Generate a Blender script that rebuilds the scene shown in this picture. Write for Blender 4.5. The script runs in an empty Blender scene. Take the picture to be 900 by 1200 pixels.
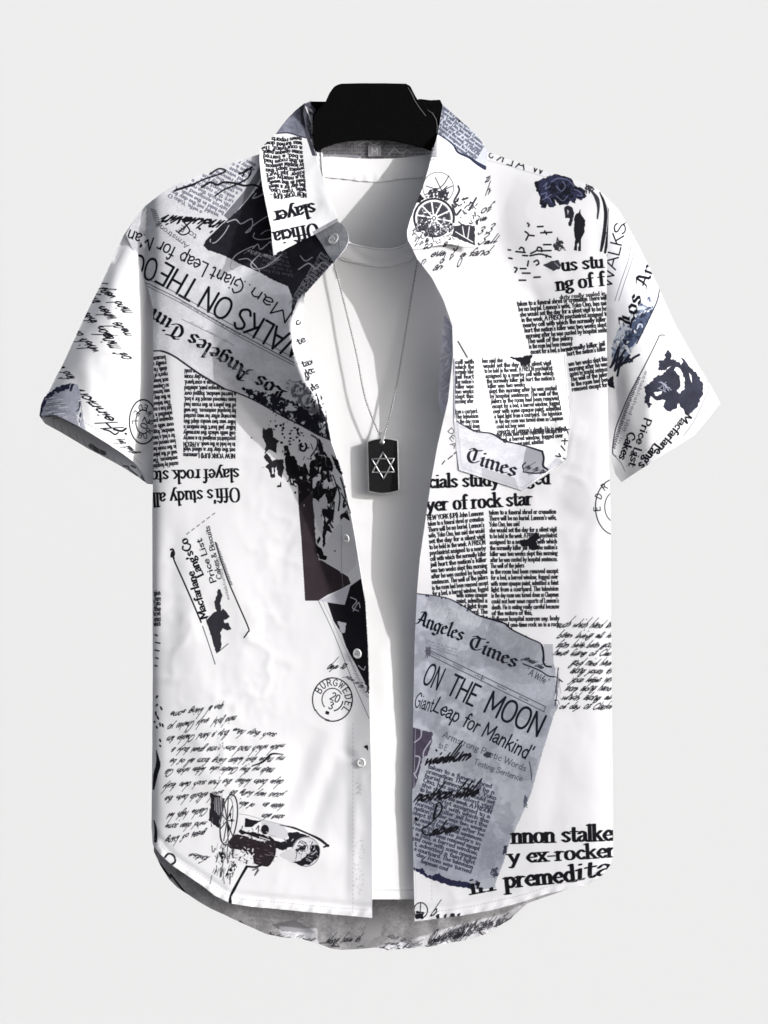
import bpy, bmesh, math, random
import numpy as np
from mathutils import Vector, Matrix
from mathutils.geometry import delaunay_2d_cdt

# ------------------------------------------------------------------ camera, sky, sun, exposure
# Unit convention: one millimetre of the garment is one unit of the flat layout below
# (layout x to the right, layout y downwards, depth d towards the viewer).
SC = bpy.context.scene
COL = SC.collection

def W3(x, y, d):
    return Vector(((x - 450.0) / 1000.0, -d / 1000.0, (600.0 - y) / 1000.0))

cam_data = bpy.data.cameras.new('camera')
cam = bpy.data.objects.new('camera', cam_data)
COL.objects.link(cam)
CAM_DIST = 20.0
cam.location = (0.0, -0.045 - CAM_DIST, 0.0)
cam.rotation_euler = (math.radians(90), 0, 0)
cam_data.sensor_fit = 'VERTICAL'
cam_data.sensor_height = 36.0
cam_data.lens = 36.0 * CAM_DIST / 1.2
cam_data.clip_start = 0.1
cam_data.clip_end = 200.0
SC.camera = cam

SUN_DIR = Vector((1.2, -1.0, 0.44)).normalized()          # towards the sun
sun_el = math.asin(SUN_DIR.z)
sun_az = math.atan2(SUN_DIR.x, SUN_DIR.y)                  # from +Y, clockwise
world = bpy.data.worlds.new('World')
SC.world = world
world.use_nodes = True
nt = world.node_tree
nt.nodes.clear()
sky = nt.nodes.new('ShaderNodeTexSky')
sky.sky_type = 'NISHITA'
sky.sun_disc = False
sky.sun_elevation = sun_el
sky.sun_rotation = sun_az
sky.air_density = 0.6
sky.dust_density = 2.0
sky.ozone_density = 1.0
hsv = nt.nodes.new('ShaderNodeHueSaturation')
hsv.inputs['Saturation'].default_value = 0.25
bg = nt.nodes.new('ShaderNodeBackground')
bg.inputs['Strength'].default_value = 0.15
wo = nt.nodes.new('ShaderNodeOutputWorld')
nt.links.new(sky.outputs[0], hsv.inputs['Color'])
nt.links.new(hsv.outputs[0], bg.inputs['Color'])
nt.links.new(bg.outputs[0], wo.inputs['Surface'])

sl = bpy.data.lights.new('sun', 'SUN')
sl.energy = 2.5
sl.angle = math.radians(0.5)
sl.color = (1.0, 0.992, 0.98)
so = bpy.data.objects.new('sun', sl)
COL.objects.link(so)
so.rotation_euler = SUN_DIR.to_track_quat('Z', 'Y').to_euler()

SC.view_settings.view_transform = 'Standard'
SC.view_settings.look = 'None'
SC.view_settings.exposure = 0.42
SC.view_settings.gamma = 1.0
# ------------------------------------------------------------------ print drawing kit (cloth print as a procedural bitmap)
RES = 2.0
CW, CH = int(900 * RES), int(1200 * RES)
rng = random.Random(7)

def vnoise(h, w, cell, seed):
    r = np.random.RandomState(seed)
    gh, gw = int(h / cell) + 3, int(w / cell) + 3
    g = r.rand(gh, gw).astype(np.float32)
    ys = np.arange(h) / cell; xs = np.arange(w) / cell
    yi = ys.astype(int); xi = xs.astype(int)
    fy = (ys - yi)[:, None]; fx = (xs - xi)[None, :]
    fy = fy * fy * (3 - 2 * fy); fx = fx * fx * (3 - 2 * fx)
    a = g[yi][:, xi]; b = g[yi][:, xi + 1]; c = g[yi + 1][:, xi]; d = g[yi + 1][:, xi + 1]
    return ((a * (1 - fx) + b * fx) * (1 - fy) + (c * (1 - fx) + d * fx) * fy).astype(np.float32)

def fbm(h, w, cell, seed, octs=3):
    o = np.zeros((h, w), np.float32); amp = 1.0; tot = 0
    for k in range(octs):
        o += amp * vnoise(h, w, max(1.5, cell / 2 ** k), seed + k); tot += amp; amp *= 0.55
    return o / tot

class Canvas:
    def __init__(self, col):
        self.a = np.empty((CH, CW, 3), np.float32)
        self.a[:] = np.array(col, np.float32) / 255.0
    def blend(self, x0, y0, cov, col):
        h, w = cov.shape
        t = self.a[y0:y0 + h, x0:x0 + w]
        if not isinstance(col, np.ndarray):
            col = np.array(col, np.float32) / 255.0
        t += (col - t) * cov[..., None]

def stroke_px(cv, P, M, col, alpha=1.0):
    """P: polyline in bitmap pixels; M: 2x2 nib (unit circle -> bitmap pixels)."""
    if len(P) < 2:
        P = np.vstack([P, P + 0.01])
    ext = np.sqrt((M ** 2).sum(1)) + 1.5
    lo = np.floor(P.min(0) - ext).astype(int); hi = np.ceil(P.max(0) + ext).astype(int) + 1
    lo = np.maximum(lo, 0); hi = np.minimum(hi, [CW, CH])
    if (hi <= lo).any():
        return
    n = len(P) - 1
    if n > 1 and (hi - lo).prod() * n > 160000:
        k = len(P) // 2
        stroke_px(cv, P[:k + 1], M, col, alpha); stroke_px(cv, P[k:], M, col, alpha)
        return
    Mi = np.linalg.inv(M)
    gx = np.arange(lo[0], hi[0]) + 0.5; gy = np.arange(lo[1], hi[1]) + 0.5
    Gx = Mi[0, 0] * gx[None, :] + Mi[0, 1] * gy[:, None]
    Gy = Mi[1, 0] * gx[None, :] + Mi[1, 1] * gy[:, None]
    Q = P @ Mi.T
    ax, ay = Q[:-1, 0], Q[:-1, 1]
    bx, by = Q[1:, 0] - ax, Q[1:, 1] - ay
    L2 = bx * bx + by * by + 1e-9
    dx = Gx[None] - ax[:, None, None]; dy = Gy[None] - ay[:, None, None]
    t = np.clip((dx * bx[:, None, None] + dy * by[:, None, None]) / L2[:, None, None], 0, 1)
    dx = dx - t * bx[:, None, None]; dy = dy - t * by[:, None, None]
    dw = np.sqrt(dx * dx + dy * dy) + 1e-6
    g1 = (Mi[0, 0] * dx + Mi[1, 0] * dy) / dw; g2 = (Mi[0, 1] * dx + Mi[1, 1] * dy) / dw
    sd = (1 - dw) / (np.sqrt(g1 * g1 + g2 * g2) + 1e-6)
    cov = np.clip(sd.max(0) + 0.5, 0, 1) * alpha
    cv.blend(lo[0], lo[1], cov.astype(np.float32), col)

def catmull(P, closed=False, n=5):
    P = np.asarray(P, float)
    if len(P) < 3:
        return P
    if closed:
        E = np.vstack([P[-1:], P, P[:2]])
    else:
        E = np.vstack([2 * P[:1] - P[1:2], P, 2 * P[-1:] - P[-2:-1]])
    t = (np.arange(n) / n)[:, None]
    out = []
    for i in range(1, len(E) - 2):
        p0, p1, p2, p3 = E[i - 1], E[i], E[i + 1], E[i + 2]
        out.append(0.5 * (2 * p1 + (p2 - p0) * t + (2 * p0 - 5 * p1 + 4 * p2 - p3) * t * t + (3 * p1 - p0 - 3 * p2 + p3) * t ** 3))
    out = np.vstack(out + [E[-2:-1]])
    return out

def line(cv, pts, w, col=(22, 22, 28), alpha=1.0, smooth=True, closed=False):
    """a drawn line of width w through layout points"""
    P = np.array(pts, float)
    if closed and not smooth: P = np.vstack([P, P[:1]])
    if smooth: P = catmull(P, closed)
    stroke_px(cv, P * RES, np.eye(2) * max(w * RES / 2, 0.3), col, alpha)

def brush(cv, pts, ws, col=(22, 22, 28), alpha=1.0):
    """a brush stroke whose width varies along the points"""
    P = catmull(pts); n = len(P)
    wsi = np.interp(np.linspace(0, 1, n), np.linspace(0, 1, len(ws)), ws)
    for i in range(n - 1):
        stroke_px(cv, P[i:i + 2] * RES, np.eye(2) * max(0.3, wsi[i] * RES / 2), col, alpha)

def polymask(pts, x0, y0, w, h, ss=2):
    X = x0 + (np.arange(w * ss) + 0.5) / ss; Y = y0 + (np.arange(h * ss) + 0.5) / ss
    m = np.zeros((h * ss, w * ss), bool)
    n = len(pts)
    for i in range(n):
        (xa, ya), (xb, yb) = pts[i], pts[(i + 1) % n]
        if ya == yb: continue
        r = np.nonzero((ya <= Y) != (yb <= Y))[0]
        if len(r) == 0: continue
        xi = xa + (Y[r] - ya) / (yb - ya) * (xb - xa)
        m[r] ^= X[None, :] < xi[:, None]
    return m.reshape(h, ss, w, ss).mean((1, 3)).astype(np.float32)

NOISES = {}
def noise_at(cell, seed, x0, y0, w, h):
    k = (cell, seed)
    if k not in NOISES: NOISES[k] = fbm(CH, CW, cell * RES, seed)
    return NOISES[k][y0:y0 + h, x0:x0 + w]

def fill(cv, pts, col, alpha=1.0, smooth=False, rough=0.0, seed=1, speck=None, col2=None, mott=0.0):
    """filled shape; rough = torn edge in mm, speck=(cell, threshold, seed) ink breaking up, col2 = second tint mottled in"""
    P = np.array(pts, float)
    if smooth: P = catmull(P, True, 6)
    if rough:
        r = random.Random(seed); Q = []
        for i in range(len(P)):
            a, b = P[i], P[(i + 1) % len(P)]
            L = np.hypot(*(b - a)); k = max(1, int(L / 1.6))
            nrm = np.array([b[1] - a[1], a[0] - b[0]]) / max(L, 1e-6)
            for j in range(k):
                Q.append(a + (b - a) * j / k + nrm * r.uniform(-rough, rough))
        P = np.array(Q)
    P = P * RES
    x0, y0 = np.maximum(np.floor(P.min(0)).astype(int) - 1, 0)
    x1, y1 = np.minimum(np.ceil(P.max(0)).astype(int) + 2, [CW, CH])
    if x1 <= x0 or y1 <= y0: return
    m = polymask(P, x0, y0, x1 - x0, y1 - y0) * alpha
    if speck:
        nz = noise_at(speck[0], speck[2], x0, y0, x1 - x0, y1 - y0)
        m = m * np.clip((nz - speck[1]) * 14 + 0.5, 0, 1)
    if col2 is not None:
        nz = noise_at(4.5, 31, x0, y0, x1 - x0, y1 - y0)
        k = np.clip((nz - 0.5) * 5 + 0.5, 0, 1)[..., None]
        c = np.array(col, np.float32) / 255 * (1 - k) + np.array(col2, np.float32) / 255 * k
        cv.blend(x0, y0, m, c.astype(np.float32)); return
    if mott:
        nz = noise_at(14, 51, x0, y0, x1 - x0, y1 - y0)
        nz2 = noise_at(2.2, 57, x0, y0, x1 - x0, y1 - y0)
        c = np.array(col, np.float32)[None, None] / 255 * (1 + mott * ((nz - 0.5) * 1.2 + (nz2 - 0.5) * 0.8))[..., None]
        cv.blend(x0, y0, m, c.astype(np.float32)); return
    cv.blend(x0, y0, m, col)

# ---- pen letters: skeletons drawn with a nib.  '~' curve, '@' closed curve; caps 10 high, small letters 6
GL = {
 'a': (5.2, "~.9,4.7 2.3,6 3.7,5.3 4,3.9 4,1.2 4.9,.1;~4,3.5 2,3.1 .7,1.6 1.6,.1 3,.5 4,1.6"),
 'b': (5.6, "1,10 1,.3;~1,4.3 3,6 4.8,3 3,0 1,1.5"), 'c': (4.9, "~4.2,4.8 2.8,6 .8,3 2.8,0 4.3,1.3"),
 'd': (5.8, "4.5,10 4.5,0;~4.5,4.5 2.6,6 .8,3 2.6,0 4.5,1.5"), 'e': (5.1, "~.9,3.2 4.5,3.4 3.9,5.4 2.7,6 .7,3 2.8,0 4.5,1.3"),
 'f': (3.9, "~4.0,8.9 3.2,9.9 2.2,8.4 2.1,6 2.1,3;2.1,5 2.1,0;.7,6 3.6,6"),
 'g': (5.2, "@2.6,6 .9,4.3 2.6,2.5 4.3,4.3;~2,2.5 1,1.3 3.6,.4 4.5,-1.2 2.6,-2.7 .6,-1.5 2.2,.3;4,5.4 5,6.1"),
 'h': (5.6, "1,10 1,0;~1,4.2 2.8,6 4.3,4.7 4.3,3;4.3,4 4.3,0"), 'i': (2.5, "1.2,6 1.2,0;1.2,8.7 1.2,8.5"),
 'j': (2.6, "~1.6,6 1.6,-1 .2,-2.8;1.6,8.7 1.6,8.5"), 'k': (5.4, "1,10 1,0;4.4,6 1,2.6;2.3,3.8 4.8,0"), 'l': (2.5, "1.2,10 1.2,0"),
 'm': (8.2, "1,6 1,0;~1,4.3 2.7,6 4,4.7 4,3.5;4,4.4 4,0;~4,4.3 5.7,6 7,4.7 7,3.5;7,4.4 7,0"),
 'n': (5.6, "1,6 1,0;~1,4.3 2.9,6 4.3,4.7 4.3,3.5;4.3,4.4 4.3,0"), 'o': (5.5, "@2.75,6 .75,3 2.75,0 4.75,3"),
 'p': (5.7, "1,6 1,-3.6;~1,4.4 3,6 4.8,3 3,0 1,1.5"), 'q': (5.6, "4.5,6 4.5,-3.6;~4.5,4.5 2.6,6 .8,3 2.6,0 4.5,1.5"),
 'r': (4.1, "1,6 1,0;~1,3.9 2.3,5.8 3.6,5.5"), 's': (4.6, "~3.9,4.9 2.4,6 .9,4.7 2.3,3.2 3.9,1.6 2.4,0 .7,1.1"),
 't': (3.6, "~1.8,8.4 1.8,1.3 2.7,0 3.6,.9;.5,6 3.4,6"), 'u': (5.7, "~1,6 1,1.7 2.5,0 4.4,1.6;4.4,6 4.4,0"),
 'v': (5.2, ".4,6 2.6,0 4.8,6"), 'w': (7.4, ".4,6 2.1,0 3.7,5.4 5.3,0 7,6"), 'x': (5.2, ".6,6 4.6,0;4.4,6 .8,0"),
 'y': (5.4, ".5,6 2.8,.3;~4.9,6 2.8,.3 1.5,-2.8 .5,-2.6"), 'z': (4.8, ".6,6 4.2,6 .6,0 4.4,0"),
 'A': (7.4, ".4,0 3.7,10 7,0;1.7,3.6 5.7,3.6"), 'B': (6.4, "1,0 1,10;~1,10 4,9.9 5.3,8.4 5,6 3.6,5.3 1,5.3;~1,5.3 4.2,5.2 5.8,3.6 5.4,1 4,0 1,0"),
 'C': (6.9, "~6.3,8 5,9.6 3.6,10 .8,7 .8,3 3.6,0 5.1,.4 6.4,2"), 'D': (7, "1,0 1,10;~1,10 3.4,10 6.2,7.5 6.2,2.5 3.4,0 1,0"),
 'E': (5.6, "1,10 1,0;1,10 5,10;1,0 5.1,0;1,5.2 4.4,5.2"), 'F': (5.4, "1,10 1,0;1,10 5,10;1,5.2 4.4,5.2"),
 'G': (7.6, "~6.4,8.2 5,9.7 3.6,10 .8,7 .8,3 3.6,0 5.4,.3 6.7,1.8;6.7,1.6 6.7,4.6 4.3,4.6"), 'H': (7, "1,0 1,10;6,0 6,10;1,5.2 6,5.2"),
 'I': (2.6, "1.3,0 1.3,10"), 'J': (4.6, "~3.4,10 3.4,2.4 2,0 .5,1.6"), 'K': (6.4, "1,0 1,10;5.8,10 1,4.2;2.5,6 6,0"), 'L': (5.3, "1,10 1,0;1,0 5,0"),
 'M': (8.8, "1,0 1,10;1,10 4.4,2.6 7.8,10;7.8,10 7.8,0"), 'N': (7.2, "1,0 1,10;1,10 6.2,0;6.2,0 6.2,10"), 'O': (8, "@4,10 .8,5 4,0 7.2,5"),
 'P': (6, "1,0 1,10;~1,10 4,9.9 5.5,7.5 4,5 1,5"), 'Q': (8, "@4,10 .8,5 4,0 7.2,5;5,3 7.4,-1"), 'R': (6.4, "1,0 1,10;~1,10 4,9.9 5.5,7.7 4,5.3 1,5.3;3.4,5.3 6,0"),
 'S': (6, "~5.2,8.4 4.2,9.7 2.8,10 .9,8.6 1.1,6.6 3,5.3 5,3.9 5.2,1.6 3.2,0 1.6,.3 .6,1.8"), 'T': (6, ".4,10 5.6,10;3,10 3,0"),
 'U': (7, "~1,10 1,3 3.5,0 6,3 6,10"), 'V': (7, ".4,10 3.5,0 6.6,10"), 'W': (10, ".4,10 2.7,0 5,9 7.3,0 9.6,10"), 'X': (6.4, ".6,10 5.8,0;5.8,10 .6,0"),
 'Y': (6.6, ".4,10 3.3,5 6.2,10;3.3,5 3.3,0"), '0': (6, "@3,10 .8,5 3,0 5.2,5"), '1': (4, "1,8 2.4,10 2.4,0"),
 '2': (5.8, "~.9,8 2,9.8 4,9.6 4.9,7.6 3.4,4.4 .7,0;.7,0 5.2,0"), '3': (5.6, "~.9,9 2.8,10 4.7,8 2.8,5.4;~2.8,5.4 5,3 3,0 .7,1.4"),
 '5': (5.6, "4.8,10 1.4,10 1,5.6;~1,5.6 3.4,6.2 5,3 3,0 .8,1"), '8': (5.6, "@2.8,10 1,7.8 2.8,5.4 4.6,7.8;@2.8,5.4 .8,2.6 2.8,0 4.8,2.6"), '9': (5.6, "@2.8,10 1,7.4 2.8,4.8 4.7,7.4;~4.7,7.4 4.6,3 2.6,0"),
 '.': (2.2, "1.1,.3 1.1,.2"), ',': (2.2, "1.1,.4 .7,-1.4"), "'": (2, "1.1,10 .9,7.8"), '-': (4, ".7,3.2 3.2,3.2"), '&': (7, "~6,0 1.4,7.6 2.6,10 4,8 1,3 2.4,0 6.2,4"),
 '(': (3, "~2.4,11 .8,5 2.4,-1.6"), ')': (3, "~.6,11 2.2,5 .6,-1.6"),
}
BLACK = {   # broken-pen capitals
 'L': (7.2, "1.2,8.6 3,10 3.6,8.6 2.8,5 2.9,1.6;2.9,1.6 1.2,.4 4,1.2 6.4,.2 7,1.2;4.6,8 4.6,3"),
 'A': (7.8, "1,.2 2.2,1 3.2,4 4,9.6;2,9 4,10 5.4,8.6 6.2,1.4 7.4,.4;1.8,3.8 6,3.8"),
 'T': (7.6, ".8,8.4 2.2,9.6 4.4,8.8 7,9.8;~3.8,8.6 1.2,7 .9,3.4 2.8,.6 5.2,.6 7,2.4;4.4,8.4 4.4,2"),
 'o': (5.2, "1,4.8 2.6,6 4.3,4.8 4.3,1.4 2.6,0 1,1.2 1,4.8"), 'e': (4.8, "1,3 4,4.6 2.6,6 1,4.8 1,1.3 2.4,0 4.2,1.2"),
 's': (4.7, "4,5.2 2.4,6 1,4.8 1.4,3.6 3.6,2.6 4,1.2 2.4,0 .6,.8"), 'n': (5.8, ".5,5.4 1.3,6 1.3,.8 2,.1;1.3,5 3.4,6 4.4,5 4.4,.8 5.2,.1"),
 'm': (8.6, ".5,5.4 1.3,6 1.3,.8 2,.1;1.3,5 3.3,6 4.3,5 4.3,.8 5,.1;4.3,5 6.3,6 7.3,5 7.3,.8 8,.1"), 'i': (3, ".6,5.2 1.5,6 1.5,.8 2.4,.1;1.4,8.8 1.8,8.4"),
 'l': (3, ".8,9.4 1.5,10 1.5,.8 2.4,.1"), 'g': (5.4, "1,4.8 2.6,6 4.2,5 4.2,-1.4 2.6,-2.8 .8,-1.8;1,4.8 1,1.6 2.4,.4 4.2,1.4;4.2,5 5,5.8"),
}
STY = {   # nib half-width, half-height, nib angle, curve on/off, serif, slant, joined
 'serif': (.92, .34, 0, 1, 1, 0, 0), 'serifi': (.95, .36, 0, 1, 1, .22, 0), 'news': (.62, .38, 0, 1, 0, 0, 0), 'newsb': (1.0, .60, 0, 1, 0, 0, 0),
 'fut': (.5, .5, 0, 1, 0, 0, 0), 'futb': (.62, .6, 0, 1, 0, 0, 0), 'black': (.95, .25, 35, 0, 0, 0, 0), 'hand': (.55, .3, 35, 1, 0, .85, 1), 'handb': (.92, .36, 40, 1, 0, .95, 1),
}
INK = (22, 22, 28)
PARSED = {}
def glyph(ch, sty):
    k = (ch, sty)
    if k in PARSED: return PARSED[k]
    src = BLACK.get(ch) if sty == 'black' else None
    if src is None: src = GL.get(ch)
    if src is None:
        PARSED[k] = (3.2, []); return PARSED[k]
    rx, ry, an, curve, serif, slant, joined = STY[sty]
    w, out = src[0], []
    n = 3 if sty.startswith('news') else 5
    for s in src[1].split(';'):
        closed = s[0] == '@'; sm = s[0] == '~'
        P = np.array([[float(v) for v in q.split(',')] for q in s.lstrip('@~').split()])
        if joined: P = np.column_stack([P[:, 0], np.where(P[:, 1] > 6, 4.3 + (P[:, 1] - 6) * 1.5, np.where(P[:, 1] > 0, P[:, 1] * .717, P[:, 1] * 1.2)) if ch.islower() else P[:, 1] * 1.05])
        if closed:      # a round bowl through four points: top, left, bottom, right
            cx, cy = (P[1, 0] + P[3, 0]) / 2, (P[0, 1] + P[2, 1]) / 2; a = np.linspace(0, 2 * math.pi, 6 * n + 1)
            c_, s_ = np.cos(a), np.sin(a); e = .88
            Q = np.column_stack([cx + (P[3, 0] - P[1, 0]) / 2 * np.sign(c_) * np.abs(c_) ** e, cy + (P[0, 1] - P[2, 1]) / 2 * np.sign(s_) * np.abs(s_) ** e])
        elif sm: Q = catmull(P, False, n) if curve or ch == 'T' else P
        else: Q = P
        out.append(Q)
        if serif and not closed and not sm:
            for e, f in ((0, 1), (-1, -2)):
                a, b = P[e], P[f]
                if abs(a[1] - b[1]) > 2.5 and abs(a[0] - b[0]) < 0.75 * abs(a[1] - b[1]) and min(abs(a[1] - q) for q in (0, 6, 10, -3.6)) < .1:
                    low = a[1] < b[1]; flag = ch.islower() and not low and abs(a[0] - b[0]) < .2
                    out.append(np.array([[a[0] - 1.0, a[1] - (.45 if flag else 0)], [a[0] + (0 if flag else 1.0), a[1]]]))
    if joined and ch.islower():
        out.append(np.array([[w - 1.2, .3], [w + .3, 2.2]]))
    PARSED[k] = (w, out)
    return PARSED[k]

def text(cv, s, p0, p1, cap, sty='serif', col=INK, alpha=1.0, flip=False, warp=None, bold=1.0, clip=None, track=0.0, jit=0.0):
    """write s with its baseline from p0 to p1 (layout mm) and capitals `cap` high; flip mirrors it"""
    p0 = np.array(p0, float); p1 = np.array(p1, float)
    rx, ry, an, curve, serif, slant, joined = STY[sty]
    tot = sum(glyph(c, sty)[0] + track for c in s)
    L = np.hypot(*(p1 - p0)); d = (p1 - p0) / L
    u = np.array([d[1], -d[0]])
    if flip: u = -u
    k = cap / 10.0; sx = L / tot
    A = np.column_stack([d * sx, u * k + d * slant * k])
    a = math.radians(an)
    R = np.array([[math.cos(a), -math.sin(a)], [math.sin(a), math.cos(a)]])
    M = np.column_stack([d * min(sx, k * 1.15), u * k]) @ R @ np.diag([rx * bold, ry * bold]) * RES
    x = 0.0
    for c in s:
        w, strokes = glyph(c, sty)
        if clip is not None:
            m = p0 + A @ np.array([x + w / 2, 3])
            if not inside(clip, m[0], m[1]): x += w + track; continue
        oy = rng.uniform(-jit, jit) if jit else 0
        hs = rng.uniform(.7, 1.35) if joined else 1.0
        for Q in strokes:
            P = p0 + (Q * [1, hs] + [x, oy]) @ A.T
            if warp is not None: P = warp(P)
            stroke_px(cv, P * RES, M, col, alpha)
        x += w + track

def inside_many(poly, X, Y):
    r = np.zeros(len(X), bool); n = len(poly)
    for i in range(n):
        (xa, ya), (xb, yb) = poly[i], poly[(i + 1) % n]
        if ya == yb: continue
        r ^= ((ya <= Y) != (yb <= Y)) & (X < xa + (Y - ya) / (yb - ya) * (xb - xa))
    return r

def inside(poly, x, y):
    r = False; n = len(poly)
    for i in range(n):
        (xa, ya), (xb, yb) = poly[i], poly[(i + 1) % n]
        if (ya <= y) != (yb <= y) and x < xa + (y - ya) / (yb - ya) * (xb - xa): r = not r
    return r

NEWS = ("taken to a funeral shred or cremation There will be no burial. Lennon's wife, Yoko Ono, has said she would set the day for a silent "
        "vigil to be held in the week. A PRISON psychiatrist assigned to a nearby cell with which the normally killer jail hurt the "
        "nation's killer was two weeks slept this morning after he was ousted by hospital sentences. The wall of the jailers in the room had "
        "been removed except for a bed, a barred window, fogged over with some opaque paint, admitted a faint light from a courtyard. The "
        "television in the day room was turned down so Chapman could not hear news reports of Lennon's death. He is eating really careful "
        "because of the nature of this, Bellevue hospital sources say. body built said one-time rock so is a rock end of the another ").split()
class Words:
    def __init__(self, k=0): self.k = k
    def fit(self, n):
        o = ''
        while len(o) < n:
            o += (' ' if o else '') + NEWS[self.k % len(NEWS)]; self.k += 1
        return o

def column(cv, org, d, width, pitch, n, cap=4.7, col=(36, 36, 42), sty='newsb', cpm=0.45, shift=(0, 0), start=0, short=(), skip=(), warp=None, clip=None, alpha=1.0, first=None):
    """a justified newspaper column: org = first baseline start, d = reading direction, lines step `pitch` downwards for the reader"""
    org = np.array(org, float); d = np.array(d, float); d /= np.hypot(*d)
    dn = np.array([-d[1], d[0]])
    wds = Words(start)
    for i in range(n):
        if i in skip: continue
        w = width * (short[i] if isinstance(short, dict) and i in short else 1.0)
        a = org + dn * pitch * i + np.array(shift) * i
        s = first if (first and i == 0) else wds.fit(max(3, int(w * cpm)))
        text(cv, s, a, a + d * w, cap * 1.04, sty, col, alpha, warp=warp, clip=clip, jit=.3, bold=1.3 if sty == 'newsb' else 1.0)

SCR = "and your mind efforts made of the Charles Clarke from the time along very great days of such good fortune when all my dear upon which they find high living that have been a hand letter from some day yours truly".split()
def scrawl(cv, p0, p1, cap=8, seed=0, col=INK, sty='handb', bold=1.0, warp=None):
    """a line of running handwriting"""
    r = random.Random(seed); p0 = np.array(p0, float); p1 = np.array(p1, float)
    n = max(2, int(np.hypot(*(p1 - p0)) / (cap * .40))); o = ''
    while len(o) < n: o += (' ' if o else '') + r.choice(SCR)
    text(cv, o[:n + 2].replace(' ', '  '), p0, p1, cap, sty, col, bold=bold, jit=.8, warp=warp)

def ring_text(cv, s, c, r, a0, a1, cap, sty='futb', sy=1.0, col=INK, inward=False):
    """letters around an arc, angles in degrees clockwise from east"""
    n = len(s)
    for i, ch in enumerate(s):
        a = math.radians(a0 + (a1 - a0) * (i + .5) / n)
        h = cap * .36 * (1 if a1 > a0 else -1)
        t = np.array([-math.sin(a), math.cos(a)])
        p = np.array([c[0] + r * math.cos(a), c[1] + r * math.sin(a) * sy])
        text(cv, ch, p - t * h, p + t * h, cap, sty, col)

def ellipse(c, rx, ry, a0=0, a1=360, n=28, rot=0):
    a = np.radians(np.linspace(a0, a1, n)); r = math.radians(rot)
    x, y = rx * np.cos(a), ry * np.sin(a)
    return np.column_stack([c[0] + x * math.cos(r) - y * math.sin(r), c[1] + x * math.sin(r) + y * math.cos(r)])

def Z(ox, oy, k, pts):
    """points measured on a sheet enlarged k times from origin (ox, oy)"""
    return [(ox + x / k, oy + y / k) for x, y in pts]
# ------------------------------------------------------------------ the print itself
WHITE = (229, 229, 232)
PAPER = (216, 217, 222)
PAPER2 = (174, 178, 188)
DARK = (30, 29, 34)
BROWN = (60, 52, 57)
NAVY = (38, 38, 60)

def stamp(cv, c, rx, ry, rot=0, flipdir=1):
    line(cv, ellipse(c, rx, ry, 150 if rot == 0 else 0, 470 if rot == 0 else 360), 1.3, DARK, smooth=False)
    line(cv, ellipse(c, rx * .52, ry * .52, 140, 330), 1.1, DARK, smooth=False)
    line(cv, ellipse(c, rx * .52, ry * .52, 10, 80), 1.3, DARK, smooth=False)
    line(cv, ellipse(c, rx * .97, ry * .97, 100, 150, 6), 1.6, DARK, smooth=False, alpha=.7)

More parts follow.
